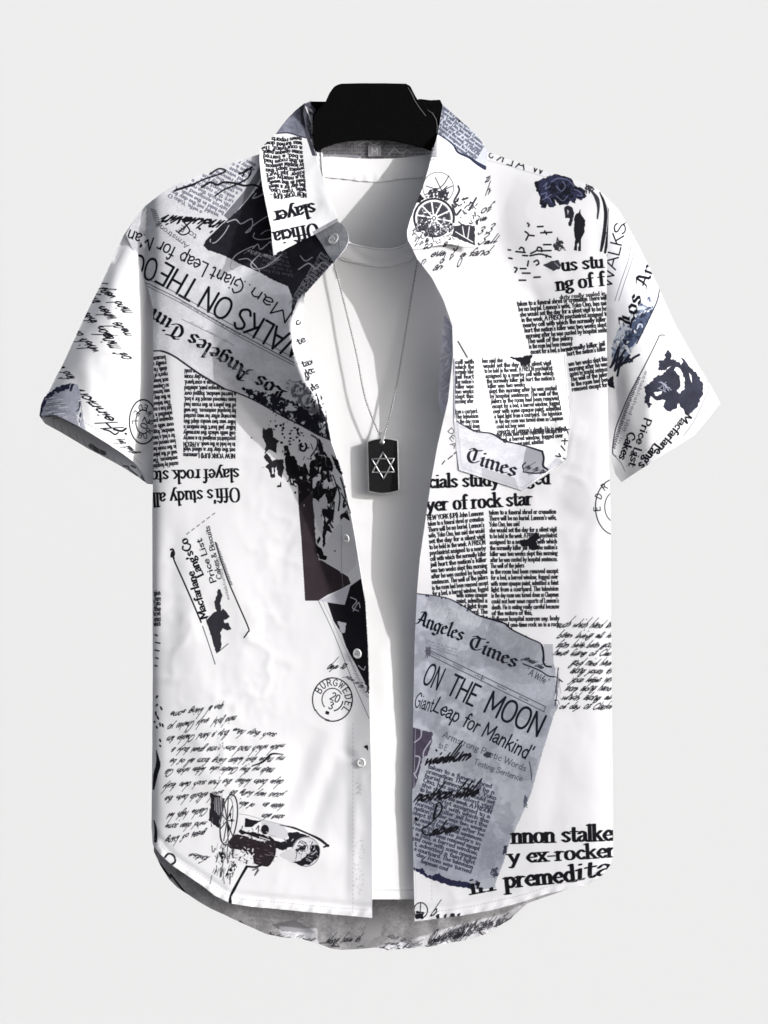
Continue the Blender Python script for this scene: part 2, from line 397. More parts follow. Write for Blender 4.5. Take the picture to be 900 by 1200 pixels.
def draw_panels():
    cv = Canvas(WHITE)
    # ---------------- viewer's left front: columns upside down
    fl = lambda P: P
    column(cv, (275.5, 532), (-1, -.015), 61, 6.55, 16, 4.9, start=20, first='NEW YORK (UPI) Lennons')
    column(cv, (208.5, 541), (-1, .12), 30, 6.6, 20, 4.9, start=60)
    text(cv, "slayef rock sto", (280, 549), (176, 552), 16, 'serif')
    text(cv, "Offi's study all", (280.5, 571.5), (178, 578), 16.5, 'serif')
    # newspaper sheet over the shoulder
    edge = [(178, 411), (188, 411), (195, 413), (205, 418), (215, 425), (232, 437), (245, 445), (262, 455), (277, 460), (300, 470), (330, 487), (350, 497), (372, 509), (388, 516)]
    fill(cv, edge + [(395, 480), (380, 440), (345, 360), (400, 300), (380, 150), (300, 160), (140, 225), (140, 290), (178, 370)], PAPER, mott=.12)
    line(cv, edge, 1.5, (40, 40, 50)); line(cv, edge[1:8], 2.2, (35, 35, 45), alpha=.7)
    # fine newsprint by the shoulder
    column(cv, (276, 268), (-.88, -.47), 110, 5.6, 15, 4.2, (112, 112, 128), 'newsb', start=11, cpm=.3, clip=[(310, 178), (262, 254), (228, 246), (200, 236), (186, 240), (207, 218), (250, 200)])
    # dark sheet with pale handwriting
    strip = [(308, 184), (300, 202), (284, 226), (262, 252), (268, 258), (290, 232), (307, 206), (316, 188)]
    fill(cv, strip, (118, 118, 126), mott=.1)
    dk = [(314, 194), (302, 219), (285, 240), (268, 256), (255, 268), (243, 280), (238, 288), (244, 293), (262, 299), (281, 309), (300, 317), (320, 328), (338, 336), (343, 350), (341, 378), (352, 362), (366, 345), (380, 328), (402, 306), (400, 280), (380, 230), (350, 190)]
    fill(cv, dk, (38, 37, 44), rough=.4, mott=.35)
    g = (188, 188, 196)
    for pts, w in (([(297, 288), (286, 293), (276, 299), (271, 307), (270, 314), (274, 316)], 1.2), ([(298, 273), (297, 278), (304, 280.5), (316, 279), (326, 273), (334, 264)], 1.2),
                   ([(305, 297), (296, 306), (294, 311), (299, 315), (310, 313), (322, 305), (330, 298)], 1.4), ([(322, 248), (302, 260), (288, 272), (293, 270), (296, 262), (295, 256)], 1.3),
                   ([(296, 291), (302, 286), (305, 292), (312, 287), (317, 283), (320, 289), (327, 284)], 1.3), ([(296, 223), (304, 218), (312, 216), (318, 208)], 1.2),
                   ([(266, 260), (276, 257), (282, 262), (290, 258), (294, 256)], 1.4), ([(330, 258), (320, 268), (312, 270), (306, 274)], 1.1), ([(300, 226), (296, 232), (306, 228), (312, 222)], 1.3),
                   ([(262, 262), (252, 272), (246, 282), (252, 284), (262, 274), (268, 264)], 1.2), ([(280, 304), (290, 303), (297, 309), (304, 318), (296, 322)], 1.2)):
        line(cv, pts, w, g)
    text(cv, "klover and", (330, 303), (292, 292), 8, 'hand', g)
    for k in range(6): text(cv, Words(k * 9).fit(13), (344 - k * 1.5, 322 - k * 5.2), (300 + k * 4, 313 - k * 5), 4, 'news', (112, 112, 122), .8)
    for k in range(16): # newsprint in the dark corner by the edge
        a = np.array([352, 360]) + np.array([2.6, -4.2]) * k * .9
        text(cv, Words(k * 5 + 3).fit(7), a + [11, 7], a + [-11, -8], 4.6, 'newsb', (158, 158, 166), .85)
    line(cv, [(350, 316), (362, 309), (370, 316), (378, 308), (388, 314)], 1.6, (165, 165, 172)); line(cv, [(352, 300), (358, 306), (366, 302)], 1.4, (150, 150, 158))
    # lettering on the sheet, upside down
    text(cv, "Giant Leap for", (288, 331), (187, 281), 16.5, 'fut'); text(cv, "Man", (181, 279), (150, 268), 15, 'fut')
    text(cv, "Man...", (345, 368), (279, 324), 15, 'fut')
    text(cv, "WALKS ON THE", (363, 405), (193, 307), 25, 'fut', bold=1.1); text(cv, "OO", (187, 305), (156, 297), 25, 'fut', bold=1.1)
    for o, w in ((0, .7), (5.5, .9), (9, .6)):
        line(cv, [(155, 322 + o), (172, 326 + o), (182, 331 + o), (210, 345 + o), (260, 374 + o), (300, 396 + o), (345, 420 + o)], w, (70, 70, 82))
    text(cv, "price of the paper on the street", (282, 391), (213, 352), 3.6, 'news', (90, 90, 100)); text(cv, "monday july", (275, 404), (222, 376), 3, 'news', (120, 120, 130))
    line(cv, [(213, 374), (250, 392)], .6, (110, 110, 120))
    text(cv, "Los Angeles Tim", (338, 460), (180, 361), 18.5, 'black')
    for k in range(5): text(cv, Words(k * 4).fit(26), (300 + k * 3, 447 + k * 4 - 10), (214 + k * 8, 401 + k * 6 - 4), 3.6, 'news', (186, 187, 194), .9)
    text(cv, "Armstrong", (222, 287), (184, 260), 6, 'fut', (60, 60, 70)); text(cv, "to E", (232, 276), (212, 263), 6.5, 'fut', (50, 50, 60))
    text(cv, "indulavin", (264, 259), (194, 252), 14, 'handb', bold=1.5)
    for pts, w in (([(262, 262), (252, 272), (241, 283), (246, 285), (256, 276), (262, 267), (256, 268), (247, 279)], 1.6), ([(213, 257), (222, 270), (214, 275), (206, 270)], 1.5), ([(236, 219), (246, 213), (254, 216), (262, 213), (274, 214), (286, 217), (296, 216), (306, 219)], 2.4),
                   ([(252, 229), (262, 222), (276, 216), (290, 208), (294, 199), (288, 198), (284, 206)], 1.8), ([(204, 223), (222, 217), (240, 209), (258, 203), (264, 199), (256, 197), (246, 203)], 1.8), ([(206, 222), (216, 219), (228, 215)], 2.6), ([(280, 203), (288, 200), (295, 195)], 2.2)):
        line(cv, pts, w, (30, 30, 36))
    line(cv, [(233.5, 267.5), (234, 268)], 2.6, INK)
    for k in range(10): line(cv, [(176 + k * .8, 244 + k * 2.4), (182 + (k * 37 % 9), 246 + k * 2.2)], 1.0, (60, 60, 70), .7)
    # dark torn foot of the sheet
    fill(cv, [(283, 454), (300, 458), (320, 462), (338, 468), (352, 476), (366, 478), (380, 486), (392, 516), (372, 509), (350, 497), (330, 487), (300, 470), (290, 464)], (34, 34, 46), rough=1.6, speck=(5, .36, 71), mott=.6)
    fill(cv, [(334, 448), (352, 446), (366, 456), (384, 470), (388, 490), (366, 486), (350, 474)], (120, 120, 128), rough=2, speck=(4, .5, 73))
    for c in ((316, 474), (330, 472), (338, 480), (346, 478), (341, 456), (347, 462)): line(cv, ellipse(c, 2.6, 2, 180, 360, 7), 1.1, (205, 205, 212), smooth=False)
    for k in range(26):
        x, y = 330 + rng.random() * 36, 446 + rng.random() * 18
        line(cv, [(x, y), (x + rng.uniform(-3, 3), y + rng.uniform(-2, 3))], .9, (190, 190, 196) if k % 2 else (80, 80, 88))
    # facing by the edge, letters and specks
    fill(cv, [(349, 352), (341, 374), (341, 382), (343, 410), (349, 428), (356.5, 446), (372, 470), (380, 486), (390, 508), (386, 480), (380, 456), (374, 425), (368, 398), (362, 374), (356, 345)], (229, 229, 232), rough=.4)
    for (x, y, s) in ((346, 378, ';'), (350, 402, 'te'), (349, 380, 'c'), (355, 428, 'tax'), (361, 438, 'kc'), (366, 456, 'ns')):
        text(cv, s, (x, y + 3), (x + 4.5 * len(s), y - 2), 8, 'newsb', (40, 40, 46))
    for k in range(34):
        t = rng.random(); x, y = 358 + 24 * t + rng.uniform(-4, 5), 432 + 70 * t + rng.uniform(-5, 5)
        line(cv, [(x, y), (x + rng.uniform(-3, 2), y + rng.uniform(-1, 5))], rng.uniform(.8, 2), (40, 40, 46))
    for q in ([(370, 460), (373, 466), (380, 489), (375, 485)], [(376, 463), (378, 468), (376, 470)], [(382, 480), (385, 508), (383, 512), (381, 500)]): fill(cv, q, DARK, rough=.6)
    # ink splashes
    z = lambda p: Z(290, 440, 6, p)
    fill(cv, z([(110, 365), (125, 385), (150, 365), (178, 375), (180, 430), (222, 462), (204, 488), (205, 548), (168, 528), (150, 520), (120, 552), (130, 480), (105, 430)]), (46, 45, 50), rough=.5)
    fill(cv, z([(112, 575), (135, 545), (165, 585), (175, 600), (205, 590), (250, 590), (257, 650), (240, 722), (213, 700), (203, 640), (192, 655), (193, 715), (165, 718), (150, 662), (122, 640), (150, 620)]), (44, 42, 48), rough=.5)
    fill(cv, z([(170, 650), (182, 645), (186, 690), (172, 695)]), WHITE)
    fill(cv, z([(235, 745), (238, 785), (205, 785), (212, 770), (226, 770)]), DARK, rough=.3)
    fill(cv, z([(258, 490), (285, 500), (300, 560), (330, 570), (345, 595), (352, 632), (385, 640), (408, 615), (432, 690), (440, 610), (480, 585), (470, 555), (500, 540), (545, 540), (590, 600), (604, 652), (585, 690), (600, 735), (560, 760), (575, 800), (635, 780), (600, 890), (560, 905), (590, 950), (520, 960), (500, 890), (455, 855), (450, 760), (350, 770), (275, 690), (262, 600)]), (28, 26, 30), rough=.7)
    for q in ([(470, 640), (495, 650), (490, 670)], [(520, 640), (510, 690), (500, 650)], [(530, 670), (560, 680), (550, 700)], [(560, 720), (535, 740), (530, 790), (560, 800), (572, 760)], [(360, 715), (385, 710), (385, 735)], [(415, 705), (440, 710), (425, 740)], [(455, 730), (500, 690), (520, 700), (515, 740), (490, 745), (470, 800), (455, 790)],
              [(575, 665), (590, 680), (580, 700)], [(500, 560), (540, 560), (560, 575), (540, 572)]):
        fill(cv, z(q), (222, 222, 226), rough=.5)
    for q in ([(490, 755), (503, 840)], [(288, 740), (300, 710), (325, 770), (345, 780)], [(330, 720), (350, 745)]): line(cv, z(q), 1.1, (60, 58, 62))
    fill(cv, z([(290, 700), (325, 712), (330, 775), (300, 770)]), (38, 36, 40), rough=.5); fill(cv, z([(303, 722), (318, 730), (318, 760), (308, 755)]), WHITE)
    # pitted grey stone between the blots
    for k in range(34):
        x, y = 318 + rng.random() * 52, 494 + rng.random() * 34
        if y < 488 + (x - 318) * .45: continue
        fill(cv, ellipse((x, y), rng.uniform(.8, 2.2), rng.uniform(.6, 1.6), 0, 350, 7), (36, 35, 40), rough=.3)
    line(cv, z([(378, 480), (372, 520), (400, 530), (415, 500), (408, 480)]), 2.2, DARK); line(cv, z([(450, 420), (490, 450), (485, 510), (445, 570)]), 1.4, DARK)
    fill(cv, z([(500, 440), (520, 470), (540, 540), (505, 545), (495, 500)]), DARK, rough=.4)
    for q in ([(200, 370), (190, 350), (215, 345)], [(245, 340), (262, 330), (255, 360)], [(340, 375), (365, 370), (355, 405)], [(155, 320), (165, 315), (166, 330)]): fill(cv, z(q), DARK, rough=.3)
    # brown-black bar running down and its flag
    fill(cv, [(349, 566), (366, 560), (367, 590), (370, 620), (373, 646), (382, 660), (396, 668), (408, 676), (411, 684), (398, 691), (384, 697), (373, 704), (357.5, 704), (355.5, 670), (353, 630), (350, 595)], BROWN, mott=.12)
    fill(cv, [(349, 566), (366, 562), (366, 576), (350, 592)], (34, 30, 34))
    fill(cv, z([(462, 870), (490, 880), (520, 910), (528, 1020), (530, 1120), (500, 1080), (475, 1000), (462, 930)]), (206, 206, 211), smooth=True)
    fill(cv, z([(520, 955), (560, 930), (612, 945), (600, 1010), (570, 1050), (602, 1112), (560, 1092), (545, 1140), (550, 1200), (532, 1210), (528, 1100), (540, 1010)]), DARK, rough=.6)
    fill(cv, z([(545, 990), (570, 1010), (552, 1040)]), WHITE); fill(cv, z([(500, 880), (545, 830), (565, 890), (560, 940), (530, 940)]), (205, 205, 209), rough=.5)
    fill(cv, z([(470, 1000), (500, 1130), (530, 1180), (520, 1240), (480, 1180)]), WHITE, rough=.6)
    for q in ([(485, 1170), (505, 1130), (515, 1145), (498, 1190)], [(608, 1130), (618, 1135), (612, 1145)]): fill(cv, z(q), DARK, rough=.4)
    fill(cv, z([(588, 555), (612, 580), (642, 600), (650, 650), (672, 697), (640, 680), (610, 620)]), DARK, rough=.5)
    fill(cv, z([(650, 985), (680, 965), (700, 945), (722, 1025), (690, 1030), (680, 1060), (664, 1098), (655, 1040)]), DARK, rough=.5)
    for q, w in (([(600, 700), (625, 780), (610, 860), (580, 930), (600, 1030)], 1.2), ([(655, 720), (680, 800), (690, 860)], 1.6), ([(630, 770), (650, 850), (640, 950)], 1.6), ([(660, 830), (700, 900), (722, 965)], 1.3), ([(620, 760), (655, 800)], 1.5), ([(590, 930), (610, 890), (600, 1010)], 1.5), ([(680, 880), (676, 925), (690, 910)], 2.2), ([(600, 1070), (580, 1040)], 1.8)):
        line(cv, z(q), w, (38, 37, 42))
    fill(cv, [(384, 632), (376, 648), (371, 646), (374, 656), (384, 660), (393, 664), (400, 672), (408, 672), (417, 662), (420, 640), (414, 612), (402, 606)], (216, 216, 220), rough=.5)
    fill(cv, z([(480, 1195), (520, 1215), (535, 1260), (560, 1275), (550, 1300), (510, 1290), (490, 1250)]), (24, 23, 27), rough=.5)
    line(cv, [(400, 616), (400.5, 668), (405, 720), (407, 758)], .5, (150, 150, 158)); line(cv, [(418, 600), (425, 662)], .5, (170, 170, 176))
    line(cv, ellipse((406, 631), 4.4, 4.4), .6, (150, 150, 158), smooth=False)
    # folded strip: dark triangle and lavender piece
    fill(cv, [(373, 704), (392, 696), (403, 689), (413, 685), (412, 706), (406, 711), (384, 706)], (204, 203, 212))
    fill(cv, [(383.6, 706), (404, 709), (410.5, 687), (423, 678), (428, 706), (431, 758), (432.5, 809), (418, 781), (405.6, 758), (400.7, 743), (391, 728)], (30, 28, 34), mott=.2)
    line(cv, [(373, 704), (390, 740), (410, 790), (432.5, 842)], .8, (120, 120, 128)); line(cv, [(378, 704), (394, 738), (408, 768)], .5, (170, 170, 176))
    fill(cv, [(395, 728), (406, 730), (404, 742), (400, 742)], (206, 205, 214), rough=.4)
    for q in ([(411, 700), (418, 704), (413, 712), (420, 716)], [(414, 716), (420, 706), (422, 712)], [(420, 780), (426, 785), (428, 781)]): line(cv, q, 1.3, (190, 190, 198))
    for k in range(9): text(cv, 'lis', (407 + k * 1.6, 768 + k * 5), (412 + k * 2.4, 778 + k * 5), 4, 'hand', (110, 110, 118), .7)
    for q in ([(428, 801), (433, 806), (429, 811)], [(430, 806), (432, 812)]): line(cv, q, 1.3, DARK)
    # round postmark
    c = (389.5, 820)
    stamp(cv, c, 23.5, 25.5)
    ring_text(cv, "BURGWEDEL", c, 15.2, 200, 408, 7.6, 'futb', 1.08)
    text(cv, "20", (386, 819), (396, 824), 9, 'futb'); text(cv, "3", (384, 830), (389, 832), 8.5, 'futb')
    text(cv, "*", (380, 834), (384, 835), 6, 'futb'); fill(cv, [(382, 833), (386, 834.5), (385, 838), (381, 836.5)], DARK)
    scrawl(cv, (382, 784), (404, 783), 10, 3); scrawl(cv, (404, 793), (424, 806), 6, 5, (60, 60, 66))
    # bill-head card, turned upside down
    line(cv, Z(180, 580, 5.457, [(130, 420), (200, 575), (250, 690), (303, 815)]), 1.7, DARK); line(cv, Z(180, 580, 5.457, [(312, 840), (350, 950), (392, 1082)]), 1.1, (90, 90, 98))
    line(cv, Z(180, 580, 5.457, [(108, 350), (122, 350), (130, 380), (112, 395), (118, 365), (128, 410)]), 2.2, DARK)
    for k in range(6):
        x, y = 218.5 + k * 6, 626 - k * 4.5; line(cv, [(x, y), (x + 3, y - 2.2)], 1.0, (90, 90, 98))
    line(cv, Z(180, 580, 5.457, [(395, 305), (430, 420), (480, 560), (545, 710), (606, 852), (600, 880), (578, 912)]), 1.5, DARK)
    for k in range(26):
        x, y = 253 + k * .72, 636 + k * 1.95; line(cv, [(x - 1.5, y), (x + rng.uniform(.5, 1.6), y + .8)], .9, (60, 60, 68))
    text(cv, "Macfarlane", (243.5, 724), (227, 669), 9.5, 'newsb'); text(cv, "Lang's", (238.5, 674), (224.5, 645), 10, 'newsb'); text(cv, "Co", (225, 643), (218, 630), 10, 'newsb')
    text(cv, "Price List", (253.5, 682), (236, 631), 7, 'newsb'); text(cv, "Cakes & Biscuits", (260, 678), (245, 616), 6, 'newsb', (60, 60, 66)); text(cv, "established 1886", (269, 703), (256, 650), 3.4, 'news', (70, 70, 76))
    fill(cv, Z(180, 580, 5.457, [(330, 790), (365, 765), (400, 745), (386, 690), (398, 662), (412, 600), (428, 606), (440, 645), (426, 690), (432, 745), (445, 726), (486, 780), (470, 792), (446, 800), (452, 820), (475, 815), (496, 858), (470, 868), (442, 852), (428, 880), (432, 960), (425, 995), (400, 1015), (370, 910)]), (48, 47, 55), rough=.5)
    line(cv, Z(180, 580, 5.457, [(340, 795), (385, 745)]), 1.1, (229, 229, 232)); line(cv, Z(180, 580, 5.457, [(425, 995), (475, 952)]), 1.0, (90, 90, 96))
    # scraps round the side seam
    for k in range(7): text(cv, Words(k * 7).fit(3), (180, 698 + k * 6), (188, 697 + k * 6 + (k % 2)), 6, 'newsb')
    for k in range(5): line(cv, [(181 + k % 2, 744 + k * 9), (184 + (k * 3) % 4, 745 + k * 9)], 1.6, (50, 50, 56))
    for (x, y) in ((184, 816), (184, 826), (188, 829), (182, 835), (184, 840), (187, 848), (190, 849), (183, 852), (187, 867), (187, 874), (181, 846)):
        line(cv, [(x, y), (x + rng.uniform(-1, 1.5), y + rng.uniform(.5, 4))], 2, DARK)
    brush(cv, [(183, 880), (185, 896), (182, 908), (179.5, 925)], [1, 5.5, 5, 1.5], DARK); line(cv, [(187, 893), (184, 900)], 1.4, DARK); brush(cv, [(180, 962), (182, 972), (182, 986)], [1.2, 3, 4], DARK)
    line(cv, [(193, 1005), (197, 1001), (203, 1003), (205, 1010), (200, 1014)], 2.2, DARK)
    # upside-down letter page
    for i, (x0, y0, x1, y1) in enumerate(((201, 838, 240, 832), (246, 831, 263, 828), (198, 853, 246, 845), (252, 846, 278, 842), (197, 867, 270, 859), (275, 857, 325, 863), (203, 880, 334, 876), (201, 893, 335, 890), (196, 905, 242, 902), (248, 902, 323, 903),
                                          (194, 922, 260, 917), (264, 916, 334, 917), (195, 937, 262, 930), (272, 930, 334, 933), (198, 957, 245, 950), (282, 943, 300, 945), (310, 944, 334, 946), (195, 970, 243, 966), (309, 957, 334, 959), (195, 986, 242, 976), (225, 1003, 246, 1008))):
        scrawl(cv, (x1, y1 - 3), (x0, y0 - 3), 8.5, 40 + i, (34, 34, 40))
    brush(cv, [(330, 884), (318, 884), (308, 893), (295, 898)], [1, 2.2, 2, 1], DARK)
    for k in range(60): # dry fold through the letter
        x, y = 258 + rng.gauss(0, 3.5), 838 + rng.random() * 82; line(cv, [(x, y), (x + rng.uniform(-1, 1), y + rng.uniform(1, 3))], 1.2, WHITE if k % 3 else (150, 150, 156))
    # engraved carriage
    z = lambda p: Z(220, 900, 5, p)
    fill(cv, z([(128, 145), (160, 160), (190, 165), (215, 180), (205, 250), (190, 358), (165, 345), (122, 305), (132, 240), (135, 200)]), (40, 38, 44), rough=.6)
    for k in range(5): line(cv, z([(160 + k * 10, 175), (158 + k * 9, 250 + k * 12)]), .7, (205, 205, 210))
    line(cv, ellipse((268, 961), 9.5, 30, 0, 360, rot=8), 1.5, (50, 48, 54), smooth=False); line(cv, ellipse((265, 962), 7, 27, 0, 360, rot=8), .8, (90, 90, 96), smooth=False)
    for k in range(9):
        a = math.radians(k * 40); line(cv, [(266, 962), (266 + 8 * math.cos(a), 962 + 27 * math.sin(a))], 1.2, (60, 58, 64))
    for q in ([(240, 270), (255, 265), (250, 300)], [(230, 330), (250, 350), (235, 390)], [(250, 300), (265, 300), (258, 330)]): fill(cv, z(q), DARK)
    fill(cv, z([(430, 310), (500, 318), (560, 340), (592, 380), (580, 425), (500, 405), (440, 385)]), (200, 200, 205)); line(cv, z([(300, 270), (360, 280), (440, 305), (560, 335)]), .6, (150, 150, 156))
    fill(cv, z([(335, 295), (385, 308), (432, 310), (400, 328), (368, 350), (332, 345)]), DARK, rough=.4); fill(cv, ellipse(z([(452, 362)])[0], 4.6, 5.6), DARK); line(cv, z([(400, 360), (415, 340), (412, 380)]), 1, DARK)
    fill(cv, z([(296, 375), (310, 360), (345, 378), (380, 375), (430, 390), (488, 405), (510, 425), (560, 440), (600, 455), (560, 485), (520, 470), (480, 432), (400, 410), (350, 390), (315, 390)]), DARK, rough=.5)
    fill(cv, z([(236, 440), (256, 410), (282, 390), (312, 395), (345, 402), (420, 428), (500, 430), (517, 470), (505, 530), (470, 578), (430, 572), (390, 560), (378, 520), (340, 492), (290, 478), (246, 470)]), (44, 37, 42), smooth=True, rough=.3)
    for k in range(5): line(cv, z([(355 + k * 22, 398 + k * 6), (362 + k * 22, 412 + k * 6)]), 1.4, (205, 205, 210))
    line(cv, z([(420, 405), (480, 424)]), 1.2, (215, 215, 220))
    fill(cv, z([(585, 382), (640, 376), (715, 402), (660, 440), (615, 465), (560, 470), (540, 442), (595, 415)]), DARK, rough=.5)
    fill(cv, ellipse(z([(692, 492)])[0], 15.5, 16.5), (208, 208, 213)); line(cv, ellipse(z([(692, 492)])[0], 16.2, 17.2), 1.1, (140, 140, 146), smooth=False)
    fill(cv, z([(540, 505), (600, 475), (640, 480), (620, 555), (590, 545), (550, 525)]), (206, 206, 211), smooth=True)
    fill(cv, z([(755, 450), (774, 470), (770, 520), (715, 565), (660, 575), (612, 552), (655, 545), (690, 520), (720, 490), (716, 455)]), DARK, rough=.6); fill(cv, z([(628, 480), (655, 470), (640, 455), (700, 455), (680, 490), (645, 492)]), DARK, rough=.6)
    brush(cv, z([(540, 335), (620, 352), (700, 385), (770, 418), (822, 458)]), [.8, 2.2, 1.8, 3, 2.6], (40, 38, 44)); line(cv, z([(825, 455), (798, 464)]), 2, DARK)
    brush(cv, z([(345, 580), (310, 640), (275, 705), (250, 755), (248, 790)]), [3.2, 2.6, 3.4, 2.4, 4], DARK); line(cv, z([(345, 578), (395, 582), (432, 570)]), 2.2, DARK); line(cv, z([(380, 600), (410, 590), (392, 630), (415, 600)]), 1.5, (90, 88, 94))
    for k in range(60): # leaves and grass
        x, y = rng.uniform(240, 380), rng.uniform(470, 565)
        if (x - 240) * .4 + 470 > y + 40: continue
        line(cv, z([(x, y), (x + rng.uniform(-18, 18), y + rng.uniform(-20, 20))]), rng.uniform(.8, 1.9), (218, 218, 222) if k % 5 else (60, 58, 64))
    for k in range(70):
        x = rng.gauss(205, 34); y = rng.uniform(430, 640)
        line(cv, z([(x, y), (x + rng.uniform(-14, 14), y + rng.uniform(15, 50))]), rng.uniform(.6, 1.4), rng.choice([(60, 58, 64), (120, 120, 126), (170, 170, 176), DARK]), .8)
    for q in ([(180, 490), (215, 500), (200, 560), (190, 540)], [(240, 600), (275, 560), (290, 580), (250, 630)], [(215, 640), (240, 590), (240, 625)]): fill(cv, z(q), DARK, rough=.8, speck=(2.5, .45, 91))
    for k in range(46):
        x, y = rng.uniform(250, 505), rng.uniform(395, 560); L_ = rng.uniform(8, 26)
        line(cv, z([(x, y), (x + L_, y + L_ * .25)]), rng.uniform(.4, .9), rng.choice([(96, 88, 94), (140, 134, 138), (20, 18, 20)]), .8)
    for k in range(40):
        x, y = rng.uniform(300, 760), 0; y = 330 + (x - 300) * .22 + rng.uniform(-10, 90)
        line(cv, z([(x, y), (x + rng.uniform(-14, 14), y + rng.uniform(4, 16))]), rng.uniform(.5, 1.2), rng.choice([(70, 68, 74), (150, 148, 152), (218, 218, 222), DARK]), .9)
    for k in range(26):
        a = rng.uniform(0, 6.28); r_ = rng.uniform(6, 15); c_ = z([(692, 492)])[0]
        line(cv, [(c_[0] + r_ * math.cos(a), c_[1] + r_ * math.sin(a)), (c_[0] + (r_ - 4) * math.cos(a + .5), c_[1] + (r_ - 4) * math.sin(a + .5))], .8, rng.choice([(80, 78, 84), (170, 170, 176), (224, 224, 228)]), .9)
    for k in range(22):
        x, y = rng.uniform(125, 215), rng.uniform(150, 350); line(cv, z([(x, y), (x + rng.uniform(-4, 4), y + rng.uniform(10, 40))]), .7, rng.choice([(120, 118, 124), (200, 200, 205), (20, 20, 24)]), .8)
    # spatter round the ink blots
    for k in range(90):
        t = rng.random(); x = 306 + t * 108 + rng.gauss(0, 9); y = 500 + t * 90 + rng.gauss(0, 26)
        fill(cv, ellipse((x, y), rng.uniform(.4, 1.5), rng.uniform(.4, 1.8), 0, 350, 6), rng.choice([(40, 38, 44), (40, 38, 44), (216, 216, 220)]), rough=.3)
    for k in range(40):
        x, y = 340 + rng.random() * 50, 520 + rng.random() * 60; line(cv, [(x, y), (x + rng.uniform(-3, 3), y + rng.uniform(1, 7))], rng.uniform(.4, 1.1), rng.choice([(120, 118, 124), (206, 206, 211), (70, 68, 74)]), .8)
    # front band stitching
    for x in (413.5,): 
        for k in range(44): line(cv, [(x, 848 + k * 5.1), (x, 850.6 + k * 5.1)], .6, (186, 186, 192))
    line(cv, [(435, 846), (435.5, 1072)], .5, (200, 200, 205)); fill(cv, [(426, 875), (431, 873), (431.5, 880), (428, 877)], DARK, rough=.4)
    for k in range(60):
        x, y = rng.uniform(414, 426), rng.uniform(985, 1050); line(cv, [(x, y), (x + rng.uniform(-1.5, 1.5), y + rng.uniform(-1, 1.5))], .8, (196, 196, 201))
    for k in range(14): line(cv, [(417 + (k * 5) % 6, 918 + k), (420 + (k * 3) % 5, 918 + k)], .7, (190, 190, 196))
    # ---------------- viewer's right front
    # yoke behind the shoulder, mirrored capitals
    for ch, x, y, w in (('S', 578, 185, 6), ('K', 590, 189.5, 8), ('L', 601, 194, 7), ('A', 615, 198.5, 11), ('W', 637, 204, 14)):
        text(cv, ch, (x, y), (x - w, y - w * .32), 11, 'fut', flip=True, bold=1.1)
    line(cv, [(571, 187), (600, 195), (640, 207), (660, 213)], .6, (190, 190, 196))
    z = lambda p: Z(590, 180, 5.29, p)
    fill(cv, z([(190, 178), (250, 150), (300, 130), (330, 122), (420, 142), (448, 195), (500, 218), (516, 260), (480, 286), (450, 272), (442, 312), (420, 290), (400, 312), (350, 316), (312, 282), (330, 320), (290, 330), (268, 310), (262, 338), (240, 335), (228, 312), (232, 270), (208, 230)]), (30, 30, 40), rough=1.0, col2=(52, 55, 80))
    for q, w in (([(250, 200), (270, 180), (262, 215), (290, 200)], 1.4), ([(300, 170), (340, 150), (400, 160), (440, 200)], 1.2), ([(330, 200), (360, 230), (385, 200), (370, 170)], 1.3), ([(235, 250), (270, 240), (262, 270), (300, 250)], 1.2), ([(240, 285), (280, 270), (300, 300)], 1.0), ([(440, 220), (470, 230), (490, 260), (460, 255)], 1.2), ([(330, 260), (370, 290), (400, 260)], 1.0)):
        line(cv, z(q), w, (128, 132, 168), .75)
    fill(cv, z([(376, 335), (400, 318), (425, 330), (440, 360), (432, 410), (415, 452), (402, 445), (412, 400), (384, 398)]), (44, 44, 52), rough=.5); fill(cv, z([(395, 345), (408, 352), (400, 380)]), (190, 190, 196))
    fill(cv, z([(440, 395), (455, 368), (468, 366), (476, 342), (484, 380), (508, 410), (502, 490), (482, 530), (482, 600), (464, 604), (470, 545), (456, 560), (458, 600), (438, 596), (446, 530), (438, 480)]), (34, 34, 40), rough=.4)
    brush(cv, z([(545, 225), (580, 275), (590, 330), (584, 400)]), [2, 5, 3, 1.5], (58, 58, 66))
    for k in range(16): line(cv, z([(500 + rng.random() * 60, 180 + rng.random() * 55), (505 + rng.random() * 60, 190 + rng.random() * 55)]), 1.2, (60, 60, 68))
    for q in ([(600, 240), (632, 320), (636, 420), (618, 540), (606, 600)], [(642, 270), (664, 350), (655, 470), (632, 610)], [(676, 310), (692, 380), (686, 510), (650, 630)]): brush(cv, z(q), [1.5, 4.6, 5, 4, 2.5], (36, 36, 42))
    for q in ([(655, 280), (678, 360), (668, 480)], [(622, 260), (650, 360), (640, 480)]): line(cv, z(q), .9, (200, 200, 206))
    for q in ([(150, 430), (160, 440), (155, 450)], [(212, 452), (246, 450)], [(232, 490), (300, 486)], [(256, 478), (268, 498)], [(135, 482), (155, 500), (140, 535)], [(160, 505), (190, 508)], [(30, 595), (44, 597)], [(34, 646), (54, 650)], [(250, 563), (295, 563)], [(78, 606), (135, 612)], [(100, 590), (110, 580), (125, 588), (128, 605)],
              [(120, 630), (150, 632)], [(165, 632), (230, 622), (295, 640)], [(170, 618), (205, 600), (215, 580), (235, 585), (238, 605)], [(215, 602), (295, 600)], [(155, 665), (150, 695)], [(190, 670), (210, 660), (220, 680), (205, 690)], [(70, 705), (85, 712), (72, 735)], [(105, 712), (140, 712)], [(118, 740), (165, 740)], [(190, 766), (228, 764)], [(98, 784), (138, 784)], [(270, 628), (265, 640)]):
        line(cv, z(q), 1.9, (40, 40, 46))
